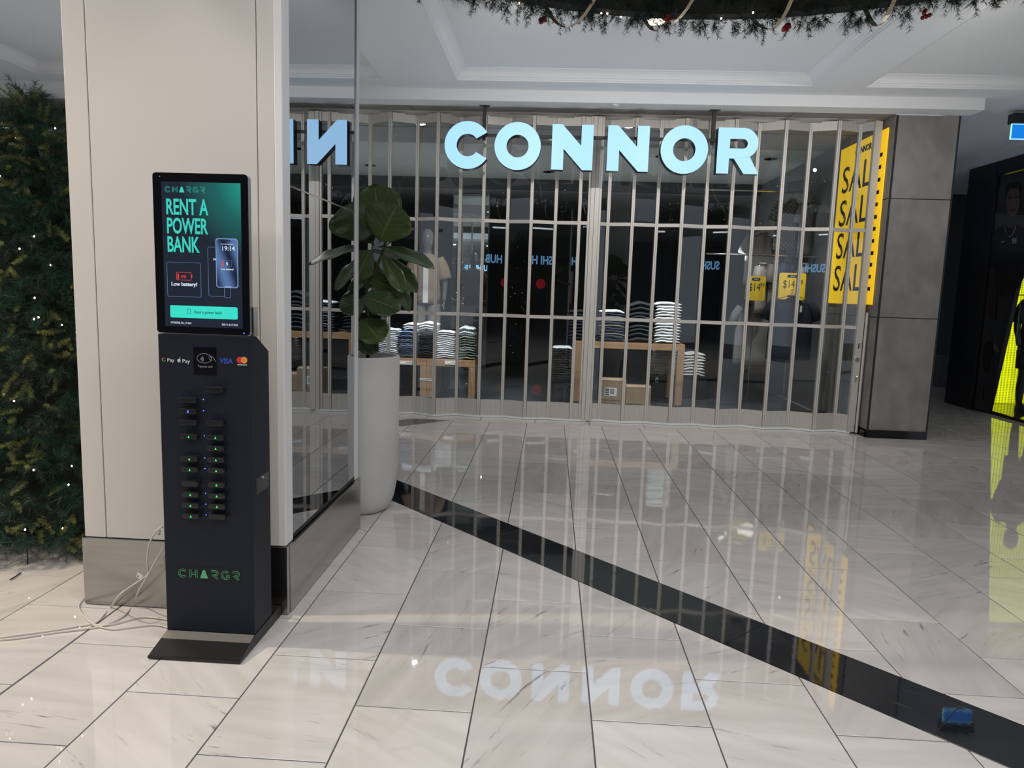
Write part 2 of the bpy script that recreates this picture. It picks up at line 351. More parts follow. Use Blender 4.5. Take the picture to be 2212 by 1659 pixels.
# black marble bands
def band(a0, a1, s0, s1, sign):
    L = 1.1; t = a0; i = 0
    while t < a1:
        u = min(t+L, a1); P = []
        for (tt, ss) in ((t, s0), (u, s0), (u, s1), (t, s1)):
            # x+y=ss, x-y=tt  (or the other way round)
            x, y = ((ss+tt)/2, (ss-tt)/2) if sign > 0 else ((tt+ss)/2, (tt-ss)/2)
            P.append((x, y))
        P = clip(P, 0, 1, 7.635)
        if sign < 0: P = clip(P, 1, 1, 4.0)if False else P
        if len(P) >= 3:
            cxx = sum(p[0] for p in P)/len(P); cyy = sum(p[1] for p in P)/len(P); mb = MB()
            if slab(mb, P, g=0.0008, cx=cxx, cy_=cyy):
                o = mb.build('black_band_slab', m_black, floor, fix=False); o.location = (cxx, cyy, 0)
        t = u
band(-8.67, 6.3, S1a, S1b, 1)
band(3.5, 7.4, S2b, S2a, -1)
# ------------------------------------------------------------------ ceiling and bulkheads
CZ = 3.374
cof = [(-5.12, -1.69), (-0.975, 2.335), (2.815, 6.2)]; CY0, CY1 = 3.95, 7.095
c = MB()
def ceil_rect(x0, x1, y0, y1, z=CZ, t=0.02): c.box(x0, x1, y0, y1, z, z+t)
ceil_rect(-12, 12, 2.9, CY0); ceil_rect(-12, 12, CY1, 7.41)
xs = [-12]+[v for ab in cof for v in ab]+[12]
for i in range(0, len(xs), 2): ceil_rect(xs[i], xs[i+1], CY0, CY1)
ceil_rect(4.05, 12, 7.41, 14)
ceiling = c.build('ceiling', m_ceil); tag(ceiling, kind='structure')
prof = [(-0.004, -0.0015), (0.0015, -0.0015), (0.0015, 0.012), (0.012, 0.014), (0.012, 0.028), (0.026, 0.032), (0.032, 0.045), (0.05, 0.066), (0.078, 0.082), (0.10, 0.088), (0.10, 0.094)]
for i, (xa, xb) in enumerate(cof):
    mb = MB(); rings = []
    for d, z in prof: rings.append([(xa+d, CY0+d, CZ+z), (xb-d, CY0+d, CZ+z), (xb-d, CY1-d, CZ+z), (xa+d, CY1-d, CZ+z)])
    for A, B in zip(rings[:-1], rings[1:]): mb.strip(A, B, True)
    o = mb.build('coffer_moulding', m_ceil, ceiling)
    MB().box(xa-0.05, xb+0.05, CY0-0.05, CY1+0.05, CZ+0.094, CZ+0.11).build('coffer_panel', m_ceil, ceiling)
b = MB().box(-12, 4.06, 7.39, 7.62, 3.266, CZ+0.01); b = b.build('trim_1', m_ceil); tag(b, kind='structure')
b = MB().box(-12, 12, 2.55, 2.95, 3.20, CZ+0.3).build('trim_2', mat('bulkhead_dark', (0.10, 0.10, 0.10), 0.6)); tag(b, kind='structure')
s = MB()
xsn = [-12, -2.75, -1.53, -0.02, 1.18, 2.36, 3.36]
for a_, b_ in zip(xsn[:-1], xsn[1:]): s.box(a_+0.004, b_-0.004, 7.62, 8.6, 3.268, 3.30)
s.box(-12, 3.36, 7.62, 8.6, 3.275, 3.32)
s = s.build('trim_3', m_sof); tag(s, kind='structure')
# opposite side of the concourse (seen mirrored in the glass)
w = MB().box(-12, 12, -9.2, -9.0, 0, 3.4).build('wall_back', mat('opposite_shopfront', (0.03, 0.03, 0.033), 0.5)); tag(w, kind='structure')
w = MB().box(-12, 12, -9.0, -3.2, 3.32, 3.42).build('ceiling_opposite', mat('opposite_ceiling', (0.30, 0.31, 0.31), 0.9)); tag(w, kind='structure')
# ------------------------------------------------------------------ shop interior shell
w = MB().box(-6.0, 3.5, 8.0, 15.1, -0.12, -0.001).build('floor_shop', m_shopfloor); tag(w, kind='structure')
w = MB().box(-6.0, 3.45, 8.6, 9.5, 3.262, 3.30).build('ceiling_shop_front', m_sof); tag(w, kind='structure')
w = MB().box(-6.0, 3.45, 9.5, 12.6, 3.29, 3.33).build('ceiling_shop', m_shopceil); tag(w, kind='structure')
w = MB().box(-6.0, 3.45, 12.6, 15.0, 3.10, 3.14).build('ceiling_shop_rear', m_greywall); w2 = tag(w, kind='structure')
w = MB().box(-6.0, 3.45, 12.5, 12.6, 3.12, 3.33).build('trim_4', mat('shop_bulkhead', (0.06, 0.06, 0.065), 0.7)); tag(w, kind='structure')
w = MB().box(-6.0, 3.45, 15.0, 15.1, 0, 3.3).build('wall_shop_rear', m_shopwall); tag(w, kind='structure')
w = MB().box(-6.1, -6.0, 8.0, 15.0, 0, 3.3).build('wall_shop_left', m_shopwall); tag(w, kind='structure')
w = MB().box(3.42, 3.5, 8.95, 15.0, 0, 3.3).build('wall_shop_right', m_greywall); tag(w, kind='structure')
# door head track
t = MB().box(-3.2, 3.32, 7.90, 7.925, 3.235, 3.268); t.box(-3.2, 3.32, 7.79, 7.80, 3.255, 3.268)
t = t.build('trim_5', m_chrome); tag(t, kind='structure')
t = MB().box(-3.2, 3.32, 7.80, 8.01, 3.262, 3.2675).build('trim_6', m_alu); tag(t, kind='structure')
# ------------------------------------------------------------------ concertina doors
pts = [(-3.06, 7.85), (-2.80, 7.965), (-2.54, 7.85), (-2.28, 7.965), (-2.02, 7.85), (-1.76, 7.965), (-1.503, 7.965)]
pts = [(-3.06, 7.965), (-2.80, 7.85), (-2.54, 7.965), (-2.28, 7.85), (-2.02, 7.965), (-1.775, 7.84), (-1.503, 7.965), (-1.26, 7.836), (-1.027, 7.967), (-0.767, 7.90), (-0.506, 7.955),
       (-0.249, 7.885), (0.011, 7.93), (0.265, 7.895), (0.416, 7.90)]
pts2 = [(0.416, 7.90), (0.577, 7.966), (0.829, 7.895), (1.093, 7.945), (1.345, 7.876), (1.603, 7.945), (1.853, 7.876), (2.112, 7.971), (2.359, 7.866), (2.634, 7.945), (2.887, 7.847), (3.134, 7.936), (3.248, 7.82)]
def concertina(name, pts, lab, post_at):
    root = thing(name, (pts[0][0], pts[0][1], 0), None, None, kind='structure')
    root['label'] = lab
    ZT = 3.245
    for i, (x, y) in enumerate(pts):
        if i == post_at: continue
        m = MB()
        for dx in (-0.017, 0.001): m.box(x+dx, x+dx+0.015, y-0.022, y+0.018, 0.012, ZT)
        m.box(x-0.008, x+0.008, y-0.015, y+0.015, 0.012, ZT)
        m.build('mullion', m_alu, root)
    for (x0, y0), (x1, y1) in zip(pts[:-1], pts[1:]):
        dx, dy = x1-x0, y1-y0; l = math.hypot(dx, dy); ux, uy = dx/l, dy/l; nx, ny = -uy, ux
        e = 0.019
        def fn(u, v, w_): return (x0+ux*u+nx*w_, y0+uy*u+ny*w_, v)
        def pan(u0, u1, z0, z1, w0, w1, mb): return mb.prism([(u0, z0), (u1, z0), (u1, z1), (u0, z1)], fn, w0, w1)
        k = MB(); pan(e, l-e, 0.02, 0.20, -0.008, 0.008, k); k.build('kick_panel', m_alu2, root)
        r = MB()
        n = max(2, int(round((l-0.03)/0.058)))
        for j in range(1, n): u = e+(l-2*e)*j/n; pan(u-0.002, u+0.002, 0.02, 0.20, -0.012, -0.0075, r); pan(u-0.002, u+0.002, 3.155, ZT, -0.012, -0.0075, r)
        r.build('panel_rib', m_alu, root)
        k = MB(); pan(e, l-e, 3.155, ZT, -0.008, 0.008, k); k.build('head_panel', m_alu2, root)
        for z in (1.12, 2.135):
            k = MB(); pan(0.012, l-0.012, z, z+0.036, -0.012, 0.010, k)
            for j in range(1, n): u = e+(l-2*e)*j/n; pan(u-0.004, u+0.004, z-0.001, z+0.037, -0.015, -0.011, k)
            k.build('rail', m_alu, root)
        for z0, z1 in ((0.20, 1.12), (1.156, 2.135), (2.171, 3.155)):
            k = MB(); pan(e, l-e, z0, z1, -0.003, 0.003, k); k.build('glass_pane', m_door_glass, root)
    b = MB(); q = [(x, y-0.03) for x, y in pts]; q2 = [(x, y-0.012) for x, y in pts]
    b.strip([(x, y, 0.022) for x, y in q], [(x, y, 0.003) for x, y in q]); b.strip([(x, y, 0.022) for x, y in q], [(x, y, 0.022) for x, y in q2])
    b.strip([(x, y, 0.003) for x, y in q], [(x, y, 0.003) for x, y in q2])
    b.build('bottom_seal', mat('seal_white', (0.72, 0.76, 0.76), 0.4), root)
    return root
d1 = concertina('door_1', pts, 'left leaf of the glazed aluminium concertina shop door, up to the wide centre post', len(pts)-1)
d2 = concertina('door_2', pts2, 'right leaf of the glazed aluminium concertina shop door, beside the grey stone pillar', 0)
p = MB().box(0.375, 0.415, 7.865, 7.925, 0.02, 3.25); p.box(0.418, 0.465, 7.862, 7.925, 0.02, 3.25); p.box(0.35, 0.372, 7.88, 7.93, 0.02, 3.25); p.box(0.468, 0.49, 7.88, 7.93, 0.02, 3.25)
p.build('centre_post', m_alu, d1)
hd = MB(); 
for zz in (0.98, 0.62): hd.tube([(3.262, 7.79, zz), (3.262, 7.755, zz)], 0.012, 10); hd.ball((3.262, 7.75, zz), 0.014, 8); hd.box(3.256, 3.268, 7.792, 7.798, zz-0.06, zz-0.01)
hd.lathe([(0.024, -0.004), (0.024, 0.004)], (3.262, 7.795, 0.80), 20, 'y')
hd.build('lock', m_chrome, d2)
MB().box(3.235, 3.30, 7.80, 7.86, 0.02, 3.24).build('end_stile', m_alu, d2)
MB().tube([(3.315, 7.78, 0.02), (3.315, 7.78, 1.3)], 0.014, 10).build('bolt_rod', m_alu, d2)
# ------------------------------------------------------------------ stone clad pillar
pil = thing('stone_pillar', (3.66, 7.9, 0), 'grey stone panelled pillar with black skirting to the right of the shop door', 'pillar')
MB().box(3.372, 3.955, 7.64, 8.9, 0.02, 3.262).build('core', m_blkm, pil)
for (z0, z1) in ((0.085, 1.255), (1.263, 2.448), (2.456, 3.262)):
    MB().box(3.364, 3.955, 7.622, 7.645, z0, z1).build('stone_panel', m_conc, pil)
    MB().box(3.345, 3.372, 7.628, 7.86, z0, z1).build('side_panel', m_conc, pil)
    MB().box(3.345, 3.372, 7.866, 8.38, z0, z1).build('side_panel', m_conc, pil)
    MB().box(3.345, 3.372, 8.386, 9.0, z0, z1).build('side_panel', m_conc, pil)
MB().box(3.352, 3.372, 7.62, 7.632, 0.06, 3.262).build('corner_trim', m_blkm, pil)
MB().box(3.955, 3.972, 7.62, 8.9, 0.02, 3.262).build('return_edge', m_blkm, pil)
k = MB().box(3.35, 3.965, 7.605, 7.64, 0.0, 0.085); k.box(3.335, 3.36, 7.64, 8.1, 0.0, 0.07); k.build('skirting', m_blk, pil)
# banner
bn = thing('sale_banner', (3.335, 8.34, 2.27), 'tall yellow vertical sale banner on the pillar side behind the door', 'banner')
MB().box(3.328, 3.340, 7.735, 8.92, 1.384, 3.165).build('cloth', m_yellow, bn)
def fit_text(name, s_, cap, w_, m_, par, org, ux, bold=0.0):
    o = text(name, s_, cap/0.70, m_, par, org, ux, (0, 0, 1), 0.001, bold)
    ax = 1 if abs(ux[1]) > 0.5 else 0; sg_ = ux[ax]; P_ = [v.co[ax]*sg_ for v in o.data.vertices]; a0 = min(P_); k_ = w_/(max(P_)-a0); o0 = (Vector(org)-wloc(par))[ax]*sg_
    for v in o.data.vertices: v.co[ax] = sg_*(o0+(v.co[ax]*sg_-a0)*k_)
    return o
for zt in (2.648, 2.272, 1.900, 1.530): fit_text('lettering', 'SALE', 0.295, 1.0, m_ink, bn, (3.3265, 8.80, zt), (0, -1, 0), 0.001)
fit_text('lettering', 'CONNOR', 0.062, 0.42, m_ink, bn, (3.3265, 8.50, 3.03), (0, -1, 0), 0.004)
# ------------------------------------------------------------------ CONNOR sign
SY = 7.44
sg = thing('shop_sign', (0.76, SY+0.06, 2.6), 'large glowing pale blue shop name letters CONNOR hanging on a black rail', 'sign')
def arc(cx, cz, r, a0, a1, n): return [(cx+r*math.cos(math.radians(a0+(a1-a0)*i/n)), cz+r*math.sin(math.radians(a0+(a1-a0)*i/n))) for i in range(n+1)]
fnY = lambda u, v, w_: (u, w_, v)
def letter(polys, rings):
    L = MB(); Fm = MB()
    for P in polys:
        L.prism(P, fnY, SY+0.001, SY+0.11)
        e = P; Fm.prism(e, fnY, SY-0.004, SY)
    for (A, B, closed) in rings:
        for (mb, a, b_) in ((L, SY+0.001, SY+0.11), (Fm, SY-0.004, SY)):
            n = len(A)
            f = lambda P, w_: [fnY(x, z, w_) for x, z in P]
            mb.strip(f(A, a), f(B, a), closed); mb.strip(f(A, b_), f(B, b_), closed); mb.strip(f(A, a), f(A, b_), closed); mb.strip(f(B, a), f(B, b_), closed)
            if not closed: mb.add([fnY(*A[0], a), fnY(*B[0], a), fnY(*B[0], b_), fnY(*A[0], b_)], [(0, 1, 2, 3)]); mb.add([fnY(*A[-1], a), fnY(*B[-1], a), fnY(*B[-1], b_), fnY(*A[-1], b_)], [(0, 1, 2, 3)])
    lo = L.build('letter', m_blkm, sg); fo = Fm.build('face', m_sign, lo, fix=True)
ZB, ZTp = 2.628, 3.066; HH = ZTp-ZB; ZM = (ZB+ZTp)/2
def px(x): return atY(x, 318, SY).x
ST = 0.118
cx = (px(960)+px(1060))/2; letter([], [(arc(cx, ZM, 0.232, 33, 327, 48), arc(cx, ZM, 0.110, 37, 323, 48), False)])
for (a_, b_) in ((1070, 1166), (1429, 1528)):
    cx = (px(a_)+px(b_))/2; letter([], [(arc(cx, ZM, 0.232, 0, 360, 56)[:-1], arc(cx, ZM, 0.110, 0, 360, 56)[:-1], True)])
for (a_, b_) in ((1192, 1281), (1312, 1402)):
    x0, x1 = px(a_), px(b_)
    letter([[(x0, ZB), (x0+ST, ZB), (x0+ST, ZTp-0.235), (x1-ST*0.85, ZB), (x1, ZB), (x1, ZTp), (x1-ST, ZTp), (x1-ST, ZB+0.235), (x0+ST*0.85, ZTp), (x0, ZTp)]], [])
x0, x1 = px(1550), px(1640); rr = 0.146; zc = ZTp-rr; xc = x1-rr-0.012
letter([[(x0, ZB), (x0+ST, ZB), (x0+ST, ZTp), (x0, ZTp)], [(x0+ST-0.001, ZTp-0.105), (xc, ZTp-0.105), (xc, ZTp), (x0+ST-0.001, ZTp)], [(x0+ST-0.001, zc-rr), (xc, zc-rr), (xc, zc-rr+0.095), (x0+ST-0.001, zc-rr+0.095)],
        [(x0+0.155, ZB+0.16), (x1-0.135, ZB), (x1+0.008, ZB), (xc+0.06, ZTp-0.25), (xc, ZTp-0.29)]],
       [(arc(xc, zc, rr, -90, 90, 24), arc(xc, zc-0.005, 0.046, -90, 90, 24), False)])
rl = MB().box(px(1010), px(1552), SY+0.115, SY+0.145, 2.955, 2.985); rl.build('rail', m_blkm, sg)
for x in (1047, 1541):
    X = atY(x, 262, SY+0.19).x
    r = MB().box(X-0.017, X+0.017, SY+0.145, SY+0.18, 2.93, 3.262); r.box(X-0.05, X+0.05, SY+0.12, SY+0.2, 3.255, 3.266); r.build('hanger', m_blkm, sg)
# ------------------------------------------------------------------ column with mirror
CX0, CX1, CYf, CYb = -1.965, -1.088, 2.885, 4.03
co = thing('column', ((CX0+CX1)/2, 3.45, 0), 'square cream clad column with mirrored side and steel skirting behind the kiosk', 'column')
MB().box(CX0+0.02, CX1-0.02, CYf+0.02, CYb-0.01, 0.01, 3.37).build('core', m_cream, co)
for a_, b_ in ((CX0, -1.872), (-1.868, -1.187), (-1.183, CX1-0.028)):
    MB().box(a_, b_, CYf, CYf+0.03, 0.305, 3.37).build('cladding_panel', m_cream, co, bevel=0.002)
MB().box(CX0, CX0+0.02, CYf+0.03, CYb, 0.305, 3.37).build('cladding_panel', m_cream, co)
MB().box(CX1-0.028, CX1+0.004, CYf-0.002, CYf+0.085, 0.305, 3.37).build('corner_post', m_white, co, bevel=0.004)
MB().box(CX1-0.03, CX1+0.002, CYb-0.055, CYb, 0.305, 3.37).build('mirror_frame', m_white, co)
MB().box(CX1-0.012, CX1-0.004, CYf+0.085, CYb-0.055, 0.325, 1.806).build('mirror', m_mirror, co)
MB().box(CX1-0.012, CX1-0.004, CYf+0.085, CYb-0.055, 1.812, 3.37).build('mirror', m_mirror, co)
MB().box(CX1-0.014, CX1-0.0025, CYf+0.085, CYb-0.055, 1.8055, 1.8125).build('mirror_joint', m_chrome, co)
MB().box(CX1-0.014, CX1-0.003, CYf+0.085, CYb-0.055, 0.308, 0.325).build('lower_channel', m_blkm, co)
sk = MB().box(CX0-0.01, CX1+0.012, CYf-0.008, CYf+0.02, 0.004, 0.302); sk.box(CX1-0.015, CX1+0.016, CYf+0.021, CYb+0.01, 0.004, 0.302); sk.box(CX0-0.01, CX0+0.02, CYf+0.021, CYb+0.01, 0.004, 0.302)
sk.build('skirting', m_steel, co, bevel=0.002)
# ------------------------------------------------------------------ kiosk
KX0, KX1, KY, KB = -1.4555, -1.1055, 2.60, 2.775
ki = thing('charging_kiosk', ((KX0+KX1)/2, 2.7, 0), 'tall navy power bank rental kiosk with a lit teal touch screen', 'kiosk')
fnX = lambda u, v, w_: (w_, u, v)
bd = MB().prism([(KY, 0.05), (KB, 0.05), (KB, 1.145), (KY+0.055, 1.212), (KY, 1.212)], fnX, KX0, KX1).build('body', m_navy, ki, bevel=0.0025)
bs = MB().prism([(2.462, 0.004), (2.872, 0.004), (2.872, 0.048), (KY+0.002, 0.048), (2.468, 0.014), (2.462, 0.014)], fnX, KX0-0.002, KX1+0.002)
bs.build('base', mat('base_black', (0.008, 0.008, 0.009), 0.4), ki, bevel=0.001)
v = [(KX0, KY-0.001, 0.0495), (KX1, KY-0.001, 0.0495), (KX1-0.0, 2.556, 0.0378), (KX0, 2.556, 0.0378)]
MB().add(v+[(a, b_, z-0.0012) for a, b_, z in v], [(0, 1, 2, 3), (4, 7, 6, 5), (0, 4, 5, 1), (1, 5, 6, 2), (2, 6, 7, 3), (3, 7, 4, 0)]).build('steel_strip', mat('dull_steel', (0.30, 0.28, 0.26), 0.42, 0.7), ki)
# display head
dp = MB()
def rrect(x0, x1, z0, z1, r, n=5):
    P = []
    for cx_, cz_, a in ((x1-r, z1-r, 0), (x0+r, z1-r, 90), (x0+r, z0+r, 180), (x1-r, z0+r, 270)):
        P += [(cx_+r*math.cos(math.radians(a+90*i/n)), cz_+r*math.sin(math.radians(a+90*i/n))) for i in range(n+1)]
    return P
disp = MB().prism(rrect(KX0, KX1, 1.216, 1.794, 0.012), fnY, KY+0.003, KY+0.028).build('display_housing', mat('silver_edge', (0.55, 0.57, 0.60), 0.3, 0.8), ki)
MB().prism(rrect(KX0, KX1, 1.216, 1.794, 0.012), fnY, KY-0.003, KY+0.003).build('front_glass', m_blk, disp)
MB().box(KX1-0.002, KX1+0.010, KY+0.010, KY+0.05, 1.212, 1.32).build('side_bracket', m_chrome, ki)
def screen_mat():
    m = bpy.data.materials.new('screen_picture'); m.use_nodes = True; nt = m.node_tree; b = nt.nodes['Principled BSDF']; L = nt.links.new
    b.inputs['Base Color'].default_value = (0.01, 0.01, 0.012, 1); b.inputs['Roughness'].default_value = 0.06
    tc = N(nt, 'ShaderNodeTexCoord'); sx = N(nt, 'ShaderNodeSeparateXYZ'); L(tc.outputs['Generated'], sx.inputs[0])
    # teal glow of the artwork in its upper right corner
    cb = N(nt, 'ShaderNodeCombineXYZ'); L(sx.outputs['X'], cb.inputs[0]); L(sx.outputs['Z'], cb.inputs[1])
    mp = N(nt, 'ShaderNodeMapping', vector_type='POINT'); mp.inputs['Location'].default_value = (-1.05, -1.65, 0); mp.inputs['Scale'].default_value = (0.85, 1.65, 1); L(cb.outputs[0], mp.inputs[0])
    ln = N(nt, 'ShaderNodeVectorMath', operation='LENGTH'); L(mp.outputs[0], ln.inputs[0])
    r = N(nt, 'ShaderNodeValToRGB'); L(ln.outputs['Value'], r.inputs[0])
    e = r.color_ramp.elements; e[0].position = 0.15; e[0].color = (0.012, 0.33, 0.26, 1); e[1].position = 0.85; e[1].color = (0.011, 0.017, 0.030, 1)
    x = r.color_ramp.elements.new(0.45); x.color = (0.010, 0.13, 0.115, 1)
    L(r.outputs[0], b.inputs['Emission Color']); b.inputs['Emission Strength'].default_value = 1.0
    return m
def K(x, y): return atY(x, y, KY-0.0035)
SX0, SX1, SZ0, SZ1 = K(353, 560).x, K(522, 560).x, K(440, 707).z, K(440, 394).z
scr = MB().box(SX0, SX1, KY-0.0036, KY-0.0030, SZ0, SZ1).build('screen', screen_mat(), ki)
UX, UZ = (1, 0, 0), (0, 0, 1)
def ktext(s_, x, y, hpx, wpx, m_, par, bold=0.0, name='lettering', align='LEFT', Y=KY-0.0042, spacing=1.0):
    """text whose capitals span hpx and whose line spans wpx photograph pixels, baseline-left at (x,y)"""
    P = atY(x, y, Y); sc_ = 1/585.0
    size = hpx*sc_/0.70
    o = text(name, s_, size, m_, par, P, UX, UZ, 0.0003, bold, 1.0, 'LEFT', spacing)
    xs_ = [v.co.x for v in o.data.vertices]; w0 = max(xs_)-min(xs_); k = wpx*sc_/w0; xm = min(xs_)
    for v in o.data.vertices: v.co.x = xm+(v.co.x-xm)*k
    return o
ktext('RENT A', 357, 462, 32, 91, m_teal, scr, 0.0016)
ktext('POWER', 359, 503, 32, 89, m_teal, scr, 0.0016)
ktext('BANK', 360, 543, 32, 70, m_teal, scr, 0.0016)
ktext('Low battery?', 370, 616.5, 7.5, 57, m_swhite, scr, 0.0005)
ktext('5%', 390.5, 600, 5.5, 12, m_sred, scr, 0.0002)
ktext('19:14', 478, 541, 9.5, 27, m_swhite, scr, 0.0002)
ktext('Low battery?', 478, 583, 3.6, 27, m_swhite, scr, 0.0002)
ktext('5', 488, 573, 7, 5, m_swhite, scr, 0.0002)
ktext('Wednesday, September 7', 476.5, 528, 2, 29, m_swhite, scr)
ktext('POWER', 460, 562, 4, 7, m_swhite, scr)
ktext('DTN02228_S4.x_V1.0.64', 369, 698.5, 4.2, 45, m_swhite, scr)
ktext('2025-11-26 17:10:34', 479, 703, 4.2, 35, m_swhite, scr)
def KM(pts_px, Y=KY-0.0040): return [(K(x, y).x, K(x, y).z) for x, y in pts_px]
def outline(P, wd, name, m_, par, Y0=KY-0.0044, Y1=KY-0.0036, fn=fnY, closed=True):
    mb = MB(); n = len(P); A = []; B = []
    for i in range(n):
        p0 = P[i-1] if (closed or i > 0) else P[i]; p1 = P[(i+1) % n] if (closed or i < n-1) else P[i]
        dx, dz = p1[0]-p0[0], p1[1]-p0[1]; l = math.hypot(dx, dz) or 1; nx, nz = -dz/l, dx/l
        A.append((P[i][0]+nx*wd/2, P[i][1]+nz*wd/2)); B.append((P[i][0]-nx*wd/2, P[i][1]-nz*wd/2))
    for w_ in (Y0,): mb.strip([fn(*a, w_) for a in A], [fn(*b_, w_) for b_ in B], closed)
    mb.strip([fn(*a, Y0) for a in A], [fn(*a, Y1) for a in A], closed); mb.strip([fn(*a, Y0) for a in B], [fn(*a, Y1) for a in B], closed)
    return mb.build(name, m_, par)
def kbox(x0, x1, y0, y1, r, m_, par, name, Y0=KY-0.0040, Y1=KY-0.0034, line=0):
    a = K(x0, (y0+y1)/2).x; b_ = K(x1, (y0+y1)/2).x; z1 = K((x0+x1)/2, y0).z; z0 = K((x0+x1)/2, y1).z
    P = rrect(a, b_, z0, z1, r)
    if line: return outline(P, line, name, m_, par, Y0, Y1)
    return MB().prism(P, fnY, Y0, Y1).build(name, m_, par)
kbox(368, 513.5, 661.5, 688, 0.006, m_tealb, scr, 'button')
ktext('Rent a power bank', 420, 677, 6.2, 60, m_sdark, scr, 0.0001, Y=KY-0.0046)
kbox(404.5, 412, 667.5, 677.5, 0.002, m_sdark, scr, 'button_icon', KY-0.0046, KY-0.0040, 0.0012)
kbox(361.5, 434, 567, 641, 0.006, m_sblue, scr, 'card_frame', KY-0.0042, KY-0.0036, 0.0011)
kbox(381.5, 413, 588.5, 605, 0.003, m_sred, scr, 'battery_icon', KY-0.0042, KY-0.0036, 0.0014)
kbox(383.5, 386.5, 591, 602.5, 0.001, m_sred, scr, 'battery_bar')
kbox(413.6, 415.4, 593.5, 600, 0.0006, m_sred, scr, 'battery_tip')
kbox(450, 484, 534, 640, 0.006, m_sblue, scr, 'phone_outline', KY-0.0040, KY-0.0036, 0.0011)
kbox(485, 498, 618, 643, 0.003, m_sblue, scr, 'phone_cable', KY-0.0040, KY-0.0036, 0.0012)
def phone_mat():
    m = mat('phone_picture', (0.01, 0.01, 0.02), 0.1); nt = m.node_tree; b = nt.nodes['Principled BSDF']; L = nt.links.new
    tc = N(nt, 'ShaderNodeTexCoord'); mp = N(nt, 'ShaderNodeMapping'); mp.inputs['Scale'].default_value = (0.6, 1, 0.9); mp.inputs['Rotation'].default_value = (0, 0.5, 0); L(tc.outputs['Generated'], mp.inputs[0])
    wv = N(nt, 'ShaderNodeTexWave'); wv.inputs['Scale'].default_value = 0.55; wv.inputs['Distortion'].default_value = 1.4; L(mp.outputs[0], wv.inputs['Vector'])
    r = N(nt, 'ShaderNodeValToRGB'); r.color_ramp.elements[0].color = (0.008, 0.014, 0.04, 1); r.color_ramp.elements[1].color = (0.10, 0.19, 0.40, 1); L(wv.outputs['Fac'], r.inputs[0])
    L(r.outputs[0], b.inputs['Emission Color']); b.inputs['Emission Strength'].default_value = 1.0; return m
kbox(466.5, 514.5, 515, 622, 0.010, E_('phone_rim', (0.20, 0.33, 0.60), 0.9), scr, 'phone_rim', KY-0.0044, KY-0.0036)
kbox(468.5, 512.5, 517, 620, 0.009, phone_mat(), scr, 'phone_picture', KY-0.0047, KY-0.0040)
kbox(485, 498, 518.5, 521.5, 0.002, m_sdark, scr, 'phone_camera', KY-0.0050, KY-0.0044)
kbox(480, 501, 563, 575.5, 0.002, m_sblue, scr, 'phone_battery', KY-0.0050, KY-0.0044, 0.0009)
kbox(480.5, 483.5, 563.5, 575, 0.001, m_sred, scr, 'phone_battery_level', KY-0.0050, KY-0.0044)
kbox(486, 500, 619, 620, 0.0004, m_swhite, scr, 'phone_bar', KY-0.0050, KY-0.0044)
for q in scr.children:
    if q.name.startswith('lettering') and False: pass
# lettering that lies over the phone needs to stand proud of it
for q in list(scr.children):
    if q.name.split('.')[0] == 'lettering':
        xs_ = [v.co.x+wloc(scr).x for v in q.data.vertices]; zs_ = [v.co.z+wloc(scr).z for v in q.data.vertices]
        if min(xs_) > K(475, 560).x and max(xs_) < K(513, 560).x and min(zs_) > K(490, 600).z: q.location.y -= 0.0008
MB().lathe([(0.0018, -0.001), (0.0018, 0.001)], (K(345, 380).x, KY-0.003, K(345, 381).z), 10, 'y').build('camera_dot', mat('grey_dot', (0.4, 0.4, 0.4), 0.3), ki)
MB().lathe([(0.0022, -0.001), (0.0022, 0.001)], (K(527, 720).x, KY-0.003, K(527, 720).z), 10, 'y').build('status_light', m_ledblue, ki)
# inline lettering of the kiosk maker
def inline_logo(x, z, h, m_, par, Y, lw):
    w = h*0.92; st = h*0.22; gap = h*0.36
    def c_(pts_): return [(x_*h, z_*h) for x_, z_ in pts_]
    def arcp(cx_, cz_, r, a0, a1, n=10): return [(cx_+r*math.cos(math.radians(a0+(a1-a0)*i/n)), cz_+r*math.sin(math.radians(a0+(a1-a0)*i/n))) for i in range(n+1)]
    def capsule(P, d):
        L_, R_ = [], []
        for i in range(len(P)):
            p0 = P[max(0, i-1)]; p1 = P[min(len(P)-1, i+1)]; dx, dz = p1[0]-p0[0], p1[1]-p0[1]; l = math.hypot(dx, dz) or 1
            L_.append((P[i][0]-dz/l*d, P[i][1]+dx/l*d)); R_.append((P[i][0]+dz/l*d, P[i][1]-dx/l*d))
        return L_+R_[::-1]
    glyphs = {'C': [arcp(0.45, 0.5, 0.40, 40, 320, 14)], 'H': [[(0.1, 0.05), (0.1, 0.95)], [(0.8, 0.05), (0.8, 0.95)], [(0.2, 0.5), (0.7, 0.5)]],
              'R': [[(0.08, 0.92), (0.55, 0.92)]+arcp(0.55, 0.70, 0.22, 80, -80, 6)+[(0.2, 0.48), (0.78, 0.04)]],
              'G': [arcp(0.48, 0.5, 0.42, 50, 350, 14)+[(0.55, 0.46)]]}
    ox = x
    for ch in 'CHARGR':
        if ch == 'A':
            P = [(0.0, 0.03), (0.34, 0.97), (0.56, 0.97), (0.90, 0.03)]
            MB().prism([(ox+a*h, z+b_*h) for a, b_ in P], fnY, Y-0.0006, Y).build('logo_letter', m_, par)
        else:
            for S in glyphs[ch]:
                P = capsule(S, 0.095)
                outline([(ox+a*h, z+b_*h) for a, b_ in P], lw, 'logo_letter', m_, par, Y-0.0006, Y)
        ox += h*1.22
lz = K(357, 415).z; inline_logo(K(357, 415).x, lz, K(357, 402).z-lz, m_teal, scr, KY-0.0036, 0.0006)
